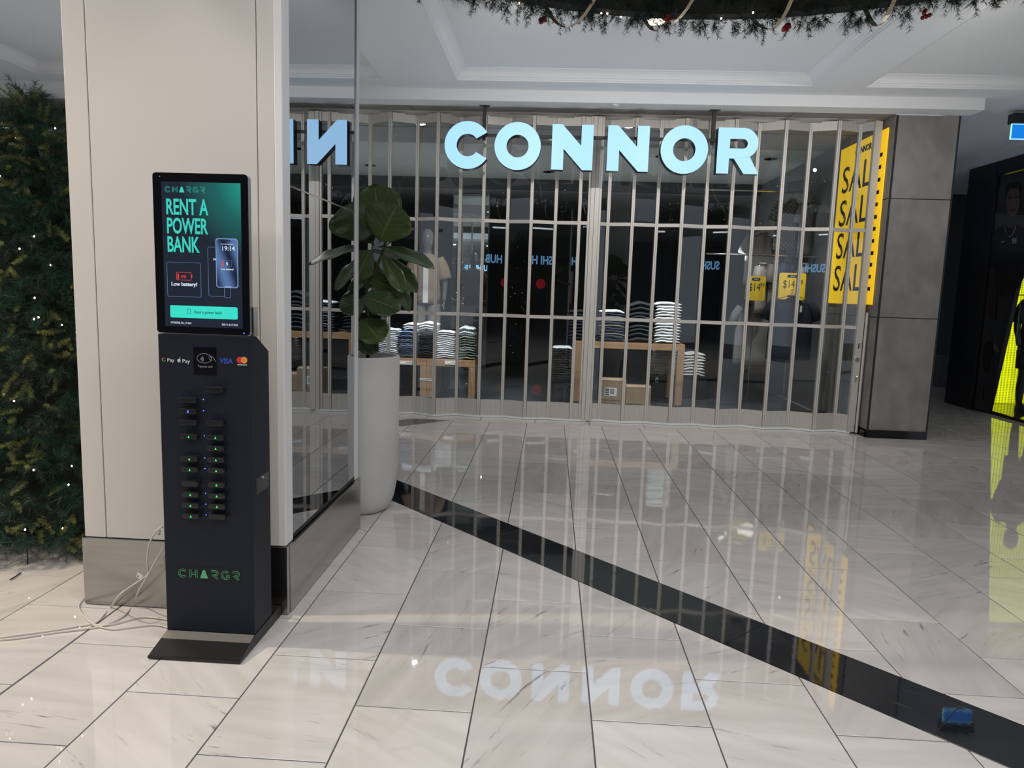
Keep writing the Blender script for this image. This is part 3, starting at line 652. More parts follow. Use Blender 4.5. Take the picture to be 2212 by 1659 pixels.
pz = atY(388, 1247, KY).z; decal = MB().box(atY(383, 1240, KY).x, atY(521, 1240, KY).x, KY-0.0006, KY+0.001, atY(450, 1258, KY).z, atY(450, 1224, KY).z).build('logo_decal', mat('decal_black', (0.007, 0.009, 0.014), 0.45, ior=1.35), ki)
inline_logo(atY(387, 1247, KY).x, atY(452, 1250, KY).z, 0.0345, m_green, decal, KY-0.0006, 0.0014)
# payment panel
KF = KY-0.0006
def Kf(x, y): return atY(x, y, KY)
def plate(x0, x1, y0, y1, m_, name, d=0.002): return MB().box(Kf(x0, y0).x, Kf(x1, y0).x, KY-d, KY+0.001, Kf(x0, y1).z, Kf(x0, y0).z).build(name, m_, ki)
rd = plate(418, 467, 749, 809, m_blk, 'card_reader')
m_prt = mat('print_white', (0.6, 0.6, 0.6), 0.5); m_prtg = mat('print_grey', (0.35, 0.35, 0.36), 0.5)
ktext('Tap your card', 427.5, 793, 4.6, 32, m_prtg, rd, Y=KY-0.0024)
P = [(Kf(442, 774).x+0.0285*math.cos(t)*0.98, Kf(442, 774).z+0.0175*math.sin(t)) for t in [2*PI*i/28 for i in range(28)]]
outline(P, 0.0013, 'contactless_oval', m_prtg, rd, KY-0.0026, KY-0.0018)
for r_ in (0.004, 0.0075, 0.011, 0.0145):
    ax = Kf(432, 775)
    P = [(ax.x+r_*math.cos(math.radians(a)), ax.z+r_*math.sin(math.radians(a))) for a in range(-42, 43, 12)]
    outline(P, 0.0013, 'contactless_wave', m_prtg, rd, KY-0.0026, KY-0.0018, closed=False)
P = KM([(455, 770), (460, 772), (466, 781)]); outline(P, 0.0014, 'contactless_hand', m_prtg, rd, KY-0.0026, KY-0.0018, closed=False)
P = KM([(449, 772), (455, 770), (452, 776), (458, 780)]); outline(P, 0.0014, 'contactless_hand', m_prtg, rd, KY-0.0026, KY-0.0018, closed=False)
ktext('Pay', 361, 781, 7.5, 16, m_prt, ki, 0.0002, Y=KF); ktext('Pay', 393.5, 783.5, 8, 17, m_prt, ki, 0.0002, Y=KF)
gc = Kf(354, 777)
for a0, a1, cc in ((40, 130, (0.7, 0.04, 0.03)), (130, 210, (0.75, 0.45, 0.03)), (210, 310, (0.03, 0.4, 0.1)), (310, 360, (0.05, 0.15, 0.6))):
    P = [(gc.x+0.0062*math.cos(math.radians(a)), gc.z+0.0062*math.sin(math.radians(a))) for a in np.linspace(a0, a1, 6)]
    outline(P, 0.0024, 'pay_mark', mat('pay_mark', cc, 0.5), ki, KY-0.0006, KY+0.0005, closed=False)
ap = Kf(387, 779)
MB().prism([(ap.x+0.0068*math.cos(t)*(0.95 if math.cos(t) < 0.75 else 0.75), ap.z+0.0075*math.sin(t)*(1-0.12*(abs(math.cos(t)) < 0.3))) for t in [2*PI*i/24 for i in range(24)]], fnY, KY-0.0006, KY+0.0005).build('fruit_mark', m_prt, ki)
MB().prism([(ap.x+0.001, ap.z+0.0085), (ap.x+0.003, ap.z+0.013), (ap.x+0.005, ap.z+0.013), (ap.x+0.003, ap.z+0.0085)], fnY, KY-0.0006, KY+0.0005).build('fruit_mark_leaf', m_prt, ki)
ktext('VISA', 475, 784.5, 11, 30, mat('print_blue', (0.03, 0.09, 0.42), 0.4), ki, 0.0009, Y=KF)
for xx, cc, yy in ((518.5, (0.62, 0.03, 0.05), KY-0.0006), (527.5, (0.78, 0.28, 0.05), KY-0.0009)):
    MB().lathe([(0.0125, -0.0003), (0.0125, 0.0006)], (Kf(xx, 778).x, yy, Kf(xx, 778).z), 24, 'y').build('card_mark', mat('card_mark', cc, 0.4), ki)
ktext('mastercard', 512.5, 789, 3.6, 21, m_prt, ki, 0.0002, Y=KF)
plate_s = MB().box(KX1-0.0005, KX1+0.0012, 2.634, 2.757, 0.60, 0.665).build('key_plate', m_blk, ki, bevel=0.002)
MB().tube([(KX1, 2.70, 0.653), (KX1+0.004, 2.70, 0.653)], 0.004, 10).build('key_lock', m_chrome, ki)
# slots and power banks
Lrows = [(355, 520, 'e'), (348, 611, 'k'), (350, 702, 'b'), (353, 793, 'k'), (355, 907, 'g'), (370, 992, 'e'), (360, 1087, 'g'), (362, 1173, 'g'), (365, 1288, 'k'), (368, 1375, 'g'), (370, 1463, 'g'), (375, 1550, 'g')]
Rrows = [(567, 528, 'k'), (575, 617, 'e'), (575, 706, 'e'), (572, 798, 'k'), (572, 915, 'g'), (575, 1003, 'g'), (575, 1095, 'g'), (575, 1183, 'g'), (580, 1297, 'g'), (580, 1387, 'g'), (583, 1472, 'g'), (588, 1555, 'k')]
Ldots = {1, 2, 4, 6, 7, 9, 10, 11}; Rdots = {0, 3, 4, 5, 10, 11}
def cap2(cx_, cz_, hw, hh): return [(cx_+s_*(hw-hh)+hh*math.cos(math.radians(a)), cz_+hh*math.sin(math.radians(a))) for s_, rg in ((1, range(-90, 91, 18)), (-1, range(90, 271, 18))) for a in rg]
xl = sum(Kf(320+p_[0]/3.77, 700+p_[1]/3.77).x for p_ in Lrows)/12; xr = sum(Kf(320+p_[0]/3.77, 700+p_[1]/3.77).x for p_ in Rrows)/12
ords = ['first', 'second', 'third', 'fourth', 'fifth', 'sixth', 'seventh', 'eighth', 'ninth', 'tenth', 'eleventh', 'twelfth']
m_bank = mat('power_bank_gloss', (0.012, 0.012, 0.014), 0.12); m_slot = mat('slot_dark', (0.004, 0.004, 0.005), 0.6)
bank_me = None
for side, rows, X, dots in (('left', Lrows, xl, Ldots), ('right', Rrows, xr, Rdots)):
    for i, (a_, b_, st_) in enumerate(rows):
        z = Kf(320+a_/3.77, 700+b_/3.77).z
        if st_ == 'e': outline(cap2(X, z, 0.0345, 0.0105), 0.0012, 'slot', m_slot, ki, KY-0.0004, KY+0.0005)
        else:
            MB().prism(cap2(X+0.003, z, 0.0365, 0.0115), fnY, KY-0.0004, KY+0.001).build('slot', m_slot, ki)
            pb = thing('power_bank', (X, KY-0.012, z), 'power bank in the kiosk %s column, %s slot down, ' % (side, ords[i]) + {'g': 'green light', 'b': 'blue light', 'k': 'unlit'}[st_], 'power bank', 'power banks in the kiosk slots')
            if bank_me is None:
                q = MB().prism(cap2(X-0.001, z, 0.0335, 0.0100), fnY, KY-0.026, KY+0.0).build('shell', m_bank, pb, bevel=0.0025); bank_me = q.data
            else:
                q = obj_of('shell', bank_me, pb); bv = q.modifiers.new('bevel', 'BEVEL'); bv.width = 0.0025; bv.segments = 2; bv.limit_method = 'ANGLE'
            if st_ in 'gb':
                MB().prism([(X-0.0035, z-0.0040), (X+0.0035, z-0.0040), (X, z+0.0045)], fnY, KY-0.0266, KY-0.0258).build('light', m_ledgreen if st_ == 'g' else m_ledblue, pb)
        if i in dots:
            xd = X+0.0475 if side == 'left' else X-0.0385
            MB().ball((xd, KY-0.0005, z+0.0005), 0.0021, 6).build('indicator', m_ledblue, ki)
# ------------------------------------------------------------------ cables behind the kiosk
def smooth_path(P, n=6):
    P = [Vector(p) for p in P]; out = []
    for i in range(len(P)-1):
        p0 = P[max(0, i-1)]; p1 = P[i]; p2 = P[i+1]; p3 = P[min(len(P)-1, i+2)]
        for k in range(n):
            t = k/n; out.append(0.5*((2*p1)+(-p0+p2)*t+(2*p0-5*p1+4*p2-p3)*t*t+(-p0+3*p1-3*p2+p3)*t**3))
    return out+[P[-1]]
def onfloor(*pp): return [atZ(x, y, 0.006) for x, y in pp]
def hang(*pp): return [atY(x, y, Y) for x, y, Y in pp]
P = hang((352, 1137, 2.70), (336, 1149, 2.70), (322, 1178, 2.73), (318, 1215, 2.78), (319, 1240, 2.80))+hang((290, 1262, 2.78), (258, 1285, 2.73))+onfloor((240, 1310), (222, 1330), (205, 1346), (170, 1352), (110, 1362), (50, 1370), (-30, 1381))
tag(MB().tube(smooth_path(P), 0.0035, 7).build('power_cable', m_cable, smooth=True), 'white power cable from the kiosk to the floor on the left', 'cable')
P = hang((356, 1180, 2.71), (340, 1205, 2.74), (318, 1245, 2.78), (300, 1275, 2.80))+onfloor((290, 1300), (270, 1328), (240, 1345), (208, 1355), (120, 1366), (40, 1378), (-30, 1384))
tag(MB().tube(smooth_path(P), 0.0035, 7).build('power_cable', m_cable, smooth=True), 'white cable falling to the floor nearest the kiosk side', 'cable')
P = onfloor((184, 1290), (171, 1305), (172, 1318), (185, 1335), (210, 1350), (245, 1348), (300, 1334), (330, 1334), (366, 1339))
tag(MB().tube(smooth_path(P), 0.0033, 7).build('power_cable', m_cable, smooth=True), 'thin white cable looping on the floor at the column corner', 'cable')
P = onfloor((200, 1350), (228, 1357), (250, 1359), (290, 1354), (335, 1350), (366, 1357))
tag(MB().tube(smooth_path(P), 0.0030, 7).build('power_cable', m_cable, smooth=True), 'thin grey cable lying flat on the floor under the kiosk', 'cable')
a = atY(343, 1150, 2.68)
lbl = thing('cable_label', a, 'small white printed wrap label on the upper cable beside the kiosk', 'label')
mm = MB().add([(a.x-0.010, 2.68, a.z-0.018), (a.x+0.010, 2.68, a.z-0.010), (a.x+0.014, 2.68, a.z+0.018), (a.x-0.005, 2.68, a.z+0.010)], [(0, 1, 2, 3)]); mm.add([(x, y+0.001, z) for x, y, z in mm.v[:4]], [(3, 2, 1, 0)]); mm.build('card', m_paper, lbl)
for i in range(4):
    q = MB().box(a.x-0.006+i*0.0012, a.x+0.006+i*0.0012, 2.679, 2.6796, a.z-0.010+i*0.0055, a.z-0.008+i*0.0055).build('print_line', m_ink, lbl)
a = atY(302, 1246, 2.77)
lbl = thing('cable_tag', a, 'white paper tag with black dot hanging from the cables', 'tag')
mm = MB().add([(a.x-0.016, 2.77, a.z+0.000), (a.x-0.008, 2.77, a.z+0.020), (a.x+0.014, 2.77, a.z+0.006), (a.x+0.004, 2.77, a.z-0.012)], [(0, 1, 2, 3)]); mm.add([(x, y+0.001, z) for x, y, z in mm.v[:4]], [(3, 2, 1, 0)]); mm.build('card', m_paper, lbl)
MB().lathe([(0.003, -0.0004), (0.003, 0.0004)], (a.x-0.007, 2.769, a.z+0.003), 12, 'y').build('dot', m_ink, lbl)
# ------------------------------------------------------------------ planter and fiddle-leaf fig
PX, PY = -1.172, 4.42
pl = thing('planter', (PX, PY, 0), 'tall off-white round concrete planter standing behind the mirrored column', 'planter')
prof = [(0.145, 0.002), (0.165, 0.006), (0.190, 0.035), (0.212, 0.09), (0.226, 0.17), (0.234, 0.30), (0.237, 0.45), (0.238, 0.98), (0.234, 0.986), (0.215, 0.986), (0.212, 0.98), (0.210, 0.94)]
MB().lathe(prof, (PX, PY, 0), 56).build('pot', m_planter, pl, smooth=True)
MB().lathe([(0.0, 0.955), (0.08, 0.958), (0.15, 0.95), (0.212, 0.945)], (PX, PY, 0), 28).build('soil', m_soil, pl, smooth=True)
def leaf_mat():
    m = bpy.data.materials.new('fig_leaf'); m.use_nodes = True; nt = m.node_tree; b = nt.nodes['Principled BSDF']; L = nt.links.new
    tc = N(nt, 'ShaderNodeTexCoord'); sx = N(nt, 'ShaderNodeSeparateXYZ'); L(tc.outputs['UV'], sx.inputs[0])
    u0 = N(nt, 'ShaderNodeMath', operation='SUBTRACT'); L(sx.outputs['X'], u0.inputs[0]); u0.inputs[1].default_value = 0.5
    au = N(nt, 'ShaderNodeMath', operation='ABSOLUTE'); L(u0.outputs[0], au.inputs[0])
    mid = N(nt, 'ShaderNodeMath', operation='LESS_THAN'); L(au.outputs[0], mid.inputs[0]); mid.inputs[1].default_value = 0.016
    a1 = N(nt, 'ShaderNodeMath', operation='MULTIPLY_ADD'); L(au.outputs[0], a1.inputs[0]); a1.inputs[1].default_value = -0.75; L(sx.outputs['Y'], a1.inputs[2])
    a2 = N(nt, 'ShaderNodeMath', operation='MULTIPLY'); L(a1.outputs[0], a2.inputs[0]); a2.inputs[1].default_value = 6.5
    a2b = N(nt, 'ShaderNodeMath', operation='ADD'); L(a2.outputs[0], a2b.inputs[0]); a2b.inputs[1].default_value = 10.3
    fr = N(nt, 'ShaderNodeMath', operation='FRACT'); L(a2b.outputs[0], fr.inputs[0])
    lt = N(nt, 'ShaderNodeMath', operation='LESS_THAN'); L(fr.outputs[0], lt.inputs[0]); lt.inputs[1].default_value = 0.05
    mx = N(nt, 'ShaderNodeMath', operation='MAXIMUM'); L(mid.outputs[0], mx.inputs[0]); L(lt.outputs[0], mx.inputs[1])
    oi = N(nt, 'ShaderNodeObjectInfo'); g = N(nt, 'ShaderNodeMix', data_type='RGBA'); L(oi.outputs['Random'], g.inputs[0]); g.inputs[6].default_value = (0.030, 0.062, 0.018, 1); g.inputs[7].default_value = (0.060, 0.095, 0.024, 1)
    m2 = N(nt, 'ShaderNodeMix', data_type='RGBA'); L(mx.outputs[0], m2.inputs[0]); L(g.outputs[2], m2.inputs[6]); m2.inputs[7].default_value = (0.14, 0.19, 0.07, 1)
    L(m2.outputs[2], b.inputs['Base Color']); b.inputs['Roughness'].default_value = 0.33
    bp = N(nt, 'ShaderNodeBump'); bp.inputs['Strength'].default_value = 0.35; bp.inputs['Distance'].default_value = 0.004; L(fr.outputs[0], bp.inputs['Height']); L(bp.outputs[0], b.inputs['Normal'])
    return m
m_leaf = leaf_mat(); m_bark = mat('fig_bark', (0.06, 0.045, 0.03), 0.8)
fg = thing('fiddle_leaf_fig', (PX+0.03, PY, 0.955), 'leafy fiddle-leaf fig plant growing in the tall round planter', 'plant')
stem = smooth_path([(PX+0.04, PY, 0.95), (PX+0.05, PY, 1.15), (PX+0.03, PY-0.02, 1.35), (PX+0.08, PY, 1.50), (PX+0.13, PY, 1.62), (PX+0.16, PY, 1.74), (PX+0.17, PY, 1.82)])
MB().tube(stem, [0.013-0.007*i/len(stem) for i in range(len(stem))], 8).build('stem', m_bark, fg, smooth=True)
def leaf(base, tip, width, up, droop=0.12, fold=0.25, wave=0.03):
    base, tip = Vector(base), Vector(tip); d = tip-base; L = d.length; d.normalize(); up = Vector(up); up = (up-d*up.dot(d)).normalized(); sd = d.cross(up)
    NU, NV = 11, 15; vs = []; uv = []
    ph = random.random()*6
    for j in range(NV):
        t = j/(NV-1)
        # fiddle outline: narrow waist near the base, broad rounded top
        wv = (0.10+0.62*math.sin(PI*min(1, t*1.0)**0.9)**0.8*(0.45+0.75*t))*(1 if t < 0.86 else math.sqrt(max(0, 1-((t-0.86)/0.14)**2))*0.96+0.04)
        if t < 0.04: wv *= 0.35
        for i in range(NU):
            u = (i/(NU-1)-0.5)*2
            w_ = wv*width*0.92*u
            h_ = fold*abs(w_)*0.9 - droop*L*(t**2) + droop*L*t*0.55 + wave*width*math.sin(t*17+ph+(1 if u > 0 else 2.2))*abs(u)**2
            p = base+d*(t*L*(1+0.03*abs(u)*0))+sd*w_+up*h_
            vs.append(p); uv.append(((u+1)/2, t))
    fs = [(j*NU+i, j*NU+i+1, (j+1)*NU+i+1, (j+1)*NU+i) for j in range(NV-1) for i in range(NU-1)]
    o = MB().add(vs, fs).build('leaf', m_leaf, fg, smooth=True, fix=False, uv=uv)
    sm = o.modifiers.new('thick', 'SOLIDIFY'); sm.thickness = 0.0012
    MB().tube([base-d*0.02-up*0.01, base+d*0.03], 0.003, 6).build('petiole', m_bark, o)
    return o
def Lf(x, y, dY): return atY(x, y, PY+dY)
LW = 1/330.0
cam_up = (0, -1, 0.15)
leaves = [ # base px, dY, tip px, dY, width px, face direction
    ((822, 512), 0.02, (808, 396), 0.10, 92, (0.05, -1, 0.35)), ((820, 520), -0.05, (858, 441), -0.06, 96, (-0.1, -1, 0.25)),
    ((838, 525), 0.03, (898, 491), 0.02, 40, (0.1, -0.25, 1)), ((822, 532), -0.02, (939, 575), -0.10, 46, (0.3, -0.55, 1)),
    ((826, 552), -0.05, (872, 632), -0.12, 38, (0.75, -0.8, 0.5)), ((830, 556), 0.03, (902, 630), 0.02, 44, (0.5, -0.9, 0.8)),
    ((792, 597), 0.0, (878, 640), 0.03, 50, (0.1, -1, 0.9)), ((782, 640), -0.08, (866, 668), -0.12, 58, (0.1, -1, 0.7)),
    ((845, 600), 0.08, (888, 672), 0.10, 34, (0.8, -0.6, 0.3)), ((780, 690), -0.05, (826, 738), -0.12, 60, (0.2, -1, 0.8)),
    ((778, 735), 0.0, (812, 762), -0.10, 34, (0.2, -1, 0.5)), ((788, 700), 0.05, (822, 668), 0.10, 34, (-0.3, -1, 0.4)),
    ((776, 520), 0.03, (812, 470), 0.12, 70, (-0.4, -0.8, 0.5)), ((800, 540), 0.02, (766, 610), -0.02, 60, (-0.3, -1, 0.5)),
    ((805, 525), 0.10, (768, 430), 0.20, 74, (-0.5, -0.6, 0.6)), ((800, 545), 0.10, (730, 590), 0.12, 52, (-0.4, -0.8, 0.7)),
    ((820, 540), 0.06, (850, 560), 0.25, 60, (0.2, 0.3, 1)), ((800, 560), 0.10, (790, 620), 0.30, 60, (0, 0.6, 0.8)),
    ((822, 510), 0.06, (850, 415), 0.22, 70, (0.4, 0.5, 0.5)), ((800, 680), 0.0, (845, 640), 0.24, 55, (0.4, 0.6, 0.8)),
    ((795, 650), 0.05, (745, 690), 0.05, 60, (-0.4, -0.8, 0.8)), ((785, 720), 0.0, (755, 755), 0.12, 50, (-0.4, -0.4, 0.8)), ((790, 600), 0.0, (742, 640), -0.02, 56, (-0.5, -0.7, 0.6))]
for b_, db, t_, dt, w_, up in leaves: leaf(Lf(*b_, db), Lf(*t_, dt), w_*LW, up, 0.10, 0.18)
# ------------------------------------------------------------------ needle foliage
def needles(tufts, nlen, per, wid, spread, name, m_, parent, brush=0.0):
    """tufts: (K,3) base, (K,3) axis, (K) length; thin triangular needles, all one mesh"""
    B, A, Ln = tufts; Kn = len(B)
    idx = np.repeat(np.arange(Kn), per); n = len(idx)
    t = rng.random(n); base = B[idx]+A[idx]*(Ln[idx]*t)[:, None]
    rv = rng.normal(size=(n, 3)); ax = A[idx]
    rv -= ax*np.sum(rv*ax, 1)[:, None]; rv /= np.linalg.norm(rv, axis=1)[:, None]
    d = ax*(1-spread)+rv*spread; d += rng.normal(size=(n, 3))*0.08; d /= np.linalg.norm(d, axis=1)[:, None]
    tp = (1-brush*t)[:, None]
    tip = base+d*(nlen*(0.75+0.5*rng.random(n)))[:, None]*tp
    sd = np.cross(d, rng.normal(size=(n, 3))); sd /= np.linalg.norm(sd, axis=1)[:, None]; sd *= wid/2
    V = np.empty((n, 3, 3)); V[:, 0] = base-sd; V[:, 1] = base+sd; V[:, 2] = tip
    off = np.array(wloc(parent)); V = V.reshape(-1, 3)-off
    me = bpy.data.meshes.new(name); me.vertices.add(3*n); me.vertices.foreach_set('co', V.astype(np.float32).ravel())
    me.loops.add(3*n); me.loops.foreach_set('vertex_index', np.arange(3*n, dtype=np.int32)); me.polygons.add(n); me.polygons.foreach_set('loop_start', np.arange(0, 3*n, 3, dtype=np.int32))
    me.update(calc_edges=True); me.validate(); me.materials.append(m_)
    o = bpy.data.objects.new(name, me); COL.objects.link(o); o.parent = parent; o['kind'] = 'stuff'; return o
m_pine = mat('pine_green', (0.017, 0.066, 0.038), 0.5, noise=(4, 0.5, (1, 1, 1)))
m_fir = mat('fir_olive', (0.20, 0.215, 0.060), 0.55, noise=(6, 0.35, (1, 1, 1)))
m_dgr = mat('deep_green', (0.022, 0.042, 0.022), 0.6, noise=(5, 0.5, (1, 1, 1)))
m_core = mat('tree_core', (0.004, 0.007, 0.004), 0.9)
m_bulb = mat('fairy_bulb', (1, 1, 1), 0.3, emit=(1.0, 0.72, 0.50), es=14.0)
TX, TY, TH, TR = -2.87, 3.93, 2.46, 0.80
tr = thing('christmas_tree', (TX, TY, 0), 'tall dark green artificial christmas tree with fairy lights at the left', 'christmas tree')
def rt_(z): return TR*(1-z/TH)**0.78*(0.94+0.06*math.sin(z*9)) if z < TH else 0.0
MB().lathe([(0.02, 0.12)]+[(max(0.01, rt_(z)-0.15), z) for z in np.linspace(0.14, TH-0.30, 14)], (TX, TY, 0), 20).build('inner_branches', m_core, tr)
MB().tube([(TX, TY, 0.0), (TX, TY, 0.3)], 0.05, 12).build('trunk', mat('metal_trunk', (0.02, 0.03, 0.02), 0.5), tr)
for k in range(4):
    a = k*PI/2+0.4; MB().tube([(TX, TY, 0.10), (TX+0.3*math.cos(a), TY+0.3*math.sin(a), 0.012)], 0.011, 8).build('stand_leg', m_blkm, tr)
def cone_pts(n, dr, top=0.97, zmin=0.05):
    z = TH*top*(1-rng.random(n)**0.66); z = np.maximum(z, zmin+rng.random(n)*0.1); a = rng.random(n)*2*PI
    r = np.array([max(0.03, rt_(q)) for q in z])+dr*(rng.random(n)-0.75)
    r = np.maximum(r, 0.02); B = np.stack([TX+r*np.cos(a), TY+r*np.sin(a), z], 1)
    A = np.stack([np.cos(a)+0.5*rng.normal(size=n), np.sin(a)+0.5*rng.normal(size=n), -0.25+0.45*rng.normal(size=n)], 1)
    A[:, 2] += 1.3*(z > TH*0.9)
    A /= np.linalg.norm(A, axis=1)[:, None]; return B, A
B, A = cone_pts(2200, 0.14); needles((B, A, np.full(2200, 0.05)), 0.08, 62, 0.0018, 0.55, 'pine_needles', m_pine, tr, 0.2)
B, A = cone_pts(3400, 0.20); needles((B, A, np.full(3400, 0.10)), 0.028, 46, 0.0022, 0.6, 'short_needles', m_dgr, tr)
B, A = cone_pts(750, 0.05); needles((B, A, np.full(750, 0.105)), 0.021, 190, 0.0026, 0.8, 'fir_tips', m_fir, tr, 0.4)
mb = MB(); B, A = cone_pts(170, 0.03, 0.95)
for q in B:
    if q[0] > TX-0.9: mb.ball(q, 0.0042, 5, (1, 1, 1.3))
o = mb.build('fairy_lights', m_bulb, tr, fix=False)
o['kind'] = 'stuff'
# a few long boughs of the tree break its outline at the top and at its foot
P = smooth_path(onfloor((22, 1252), (40, 1240), (60, 1215))+[Vector((TX+0.2, TY-0.5, 0.3))])
MB().tube(P, 0.003, 6).build('light_lead', m_blkm, tr)
# garland ring
RX, RY, RZ, RR, RD = 0.72, 1.93, 3.07, 2.2, 0.19
gr = thing('garland_ring', (RX, RY, RZ), 'hanging evergreen garland ring with gold ribbon and red berries overhead', 'garland')
def ring_pts(n, dr):
    u = rng.random(n)*2*PI; v = rng.random(n)*2*PI; r = RD+dr*(rng.random(n)-0.8)
    c_, s_ = np.cos(v), np.sin(v)
    B = np.stack([RX+(RR+r*c_)*np.cos(u), RY+(RR+r*c_)*np.sin(u), RZ+r*s_], 1)
    A = np.stack([c_*np.cos(u), c_*np.sin(u), s_], 1)+0.55*rng.normal(size=(n, 3)); A /= np.linalg.norm(A, axis=1)[:, None]
    return B, A
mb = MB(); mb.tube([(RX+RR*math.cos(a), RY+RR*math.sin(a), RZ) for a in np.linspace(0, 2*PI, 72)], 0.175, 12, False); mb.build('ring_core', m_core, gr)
g_pine_shaded = mat('garland_pine_shaded', (0.010, 0.036, 0.022), 0.6); g_dgr_shaded = mat('garland_green_shaded', (0.010, 0.020, 0.011), 0.6); g_fir_shaded = mat('garland_fir_shaded', (0.06, 0.065, 0.025), 0.6)  # tree greens darkened: shade of the unlit underside put into the colour
B, A = ring_pts(3400, 0.1); needles((B, A, np.full(3400, 0.04)), 0.07, 50, 0.0022, 0.5, 'pine_needles', g_pine_shaded, gr, 0.2)
B, A = ring_pts(9000, 0.17); needles((B, A, np.full(9000, 0.08)), 0.026, 44, 0.0024, 0.6, 'short_needles', g_dgr_shaded, gr)
B, A = ring_pts(800, 0.03); needles((B, A, np.full(800, 0.07)), 0.012, 110, 0.0022, 0.75, 'fir_tips', g_fir_shaded, gr, 0.4)
m_rib = mat('gold_ribbon', (0.50, 0.42, 0.28), 0.35, 0.4)
a_ = []; b_ = []
for i in range(700):
    u = 2*PI*i/700; ph = u*26; r = RD+0.045+0.02*math.sin(u*61)
    def pt(du, dr): 
        uu = u+du; return (RX+(RR+(r+dr)*math.cos(ph))*math.cos(uu), RY+(RR+(r+dr)*math.cos(ph))*math.sin(uu), RZ+(r+dr)*math.sin(ph))
    a_.append(pt(-0.004, 0)); b_.append(pt(0.006, 0.004))
MB().strip(a_, b_).build('ribbon', m_rib, gr)
m_berry = mat('red_berry', (0.30, 0.012, 0.015), 0.25)
for u in np.linspace(0.2, 2*PI, 22):
    mb = MB(); ph = -PI/2+0.5*math.sin(u*7)
    cxx = (RX+(RR+0.21*math.cos(ph))*math.cos(u), RY+(RR+0.21*math.cos(ph))*math.sin(u), RZ+0.23*math.sin(ph))
    for k in range(7): mb.ball((cxx[0]+random.uniform(-.018, .018), cxx[1]+random.uniform(-.018, .018), cxx[2]+random.uniform(-.022, .012)), 0.011, 6)
    mb.build('berry_cluster', m_berry, gr, smooth=True)
mb = MB(); B, A = ring_pts(150, 0.02)
for q in B: mb.ball(q, 0.005, 5)
o = mb.build('fairy_lights', m_bulb, gr, fix=False); o['kind'] = 'stuff'
hw = MB()
for k in range(3): a = k*2*PI/3+0.3; hw.tube([(RX+RR*math.cos(a), RY+RR*math.sin(a), RZ), (RX+RR*math.cos(a), RY+RR*math.sin(a), 3.374 if math.sin(a) > 0.5 else 5.5)], 0.002, 4)
hw.build('hanging_wire', m_blkm, gr)
# ------------------------------------------------------------------ ceiling fittings
dl = thing('ceiling_downlight', (0.702, 5.81, CZ+0.094), 'round lit downlight in the middle ceiling coffer under the garland', 'ceiling light')
MB().lathe([(0.075, -0.001), (0.088, -0.006), (0.092, -0.001)], (0.702, 5.81, CZ+0.094), 28).build('trim_ring', m_white, dl)
MB().lathe([(0.074, -0.003), (0.06, -0.002), (0.0, -0.0015)], (0.702, 5.81, CZ+0.094), 28).build('lens', m_lampon, dl)
p_ = atZ(1330, 226, 3.266); sm = thing('smoke_detector', p_, 'small round white smoke detector on the soffit above the letters', 'detector')
MB().lathe([(0.035, 0.0), (0.035, -0.008), (0.02, -0.014), (0.0001, -0.015)], p_, 20).build('housing', m_white, sm)
for (x, y) in ((909, 268), (1357, 274)):
    p_ = atZ(x, y, 3.262)
    p_.y = max(p_.y, 8.3)
    d_ = thing('soffit_downlight', p_, 'lit recessed downlight in the dark soffit just inside the %s door' % ('left' if x < 1000 else 'right'), 'ceiling light', 'soffit downlights inside the door')
    MB().lathe([(0.055, 0.0), (0.065, -0.005), (0.068, 0.0)], p_, 24).build('trim_ring', m_blkm, d_)
    MB().lathe([(0.054, -0.002), (0.0001, -0.002)], p_, 20).build('lens', m_lampcool, d_)
for i, (x, y) in enumerate(((800, 357), (1005, 366), (1185, 371), (1430, 338), (1665, 343), (1625, 373))):
    zc = 3.289 if y < 400 else 3.099
    p_ = atZ(x, y, zc)
    d_ = thing('shop_downlight', p_, 'unlit dark round downlight in the shop ceiling, %s one across from the left' % ords[i], 'ceiling light', 'unlit downlights in the shop ceiling')
    MB().lathe([(0.075, 0.0), (0.085, -0.008), (0.09, 0.0)], p_, 24).build('trim_ring', m_blkm, d_)
    MB().lathe([(0.074, -0.003), (0.0001, -0.003)], p_, 20).build('lens', mat('lamp_off', (0.05, 0.05, 0.05), 0.2), d_)
ex = thing('exit_sign', (4.72, 7.8, 3.22), 'blue lit hanging sign box with a black housing at the right edge', 'sign')
MB().box(4.555, 4.90, 7.76, 7.86, 3.24, 3.34).build('housing', m_blkm, ex, bevel=0.01)
MB().box(4.70, 4.74, 7.79, 7.83, 3.34, 3.374).build('bracket', m_blkm, ex)
MB().box(4.575, 4.88, 7.80, 7.815, 3.095, 3.24).build('panel', E_('sign_blue', (0.0, 0.20, 0.75), 1.1), ex)
mb = MB().box(4.570, 4.575, 7.798, 7.817, 3.09, 3.24); mb.box(4.57, 4.885, 7.798, 7.817, 3.09, 3.096); mb.box(4.57, 4.885, 7.798, 7.817, 3.234, 3.241); mb.build('light_edge', E_('edge_blue', (0.35, 0.75, 1.0), 1.5), ex)
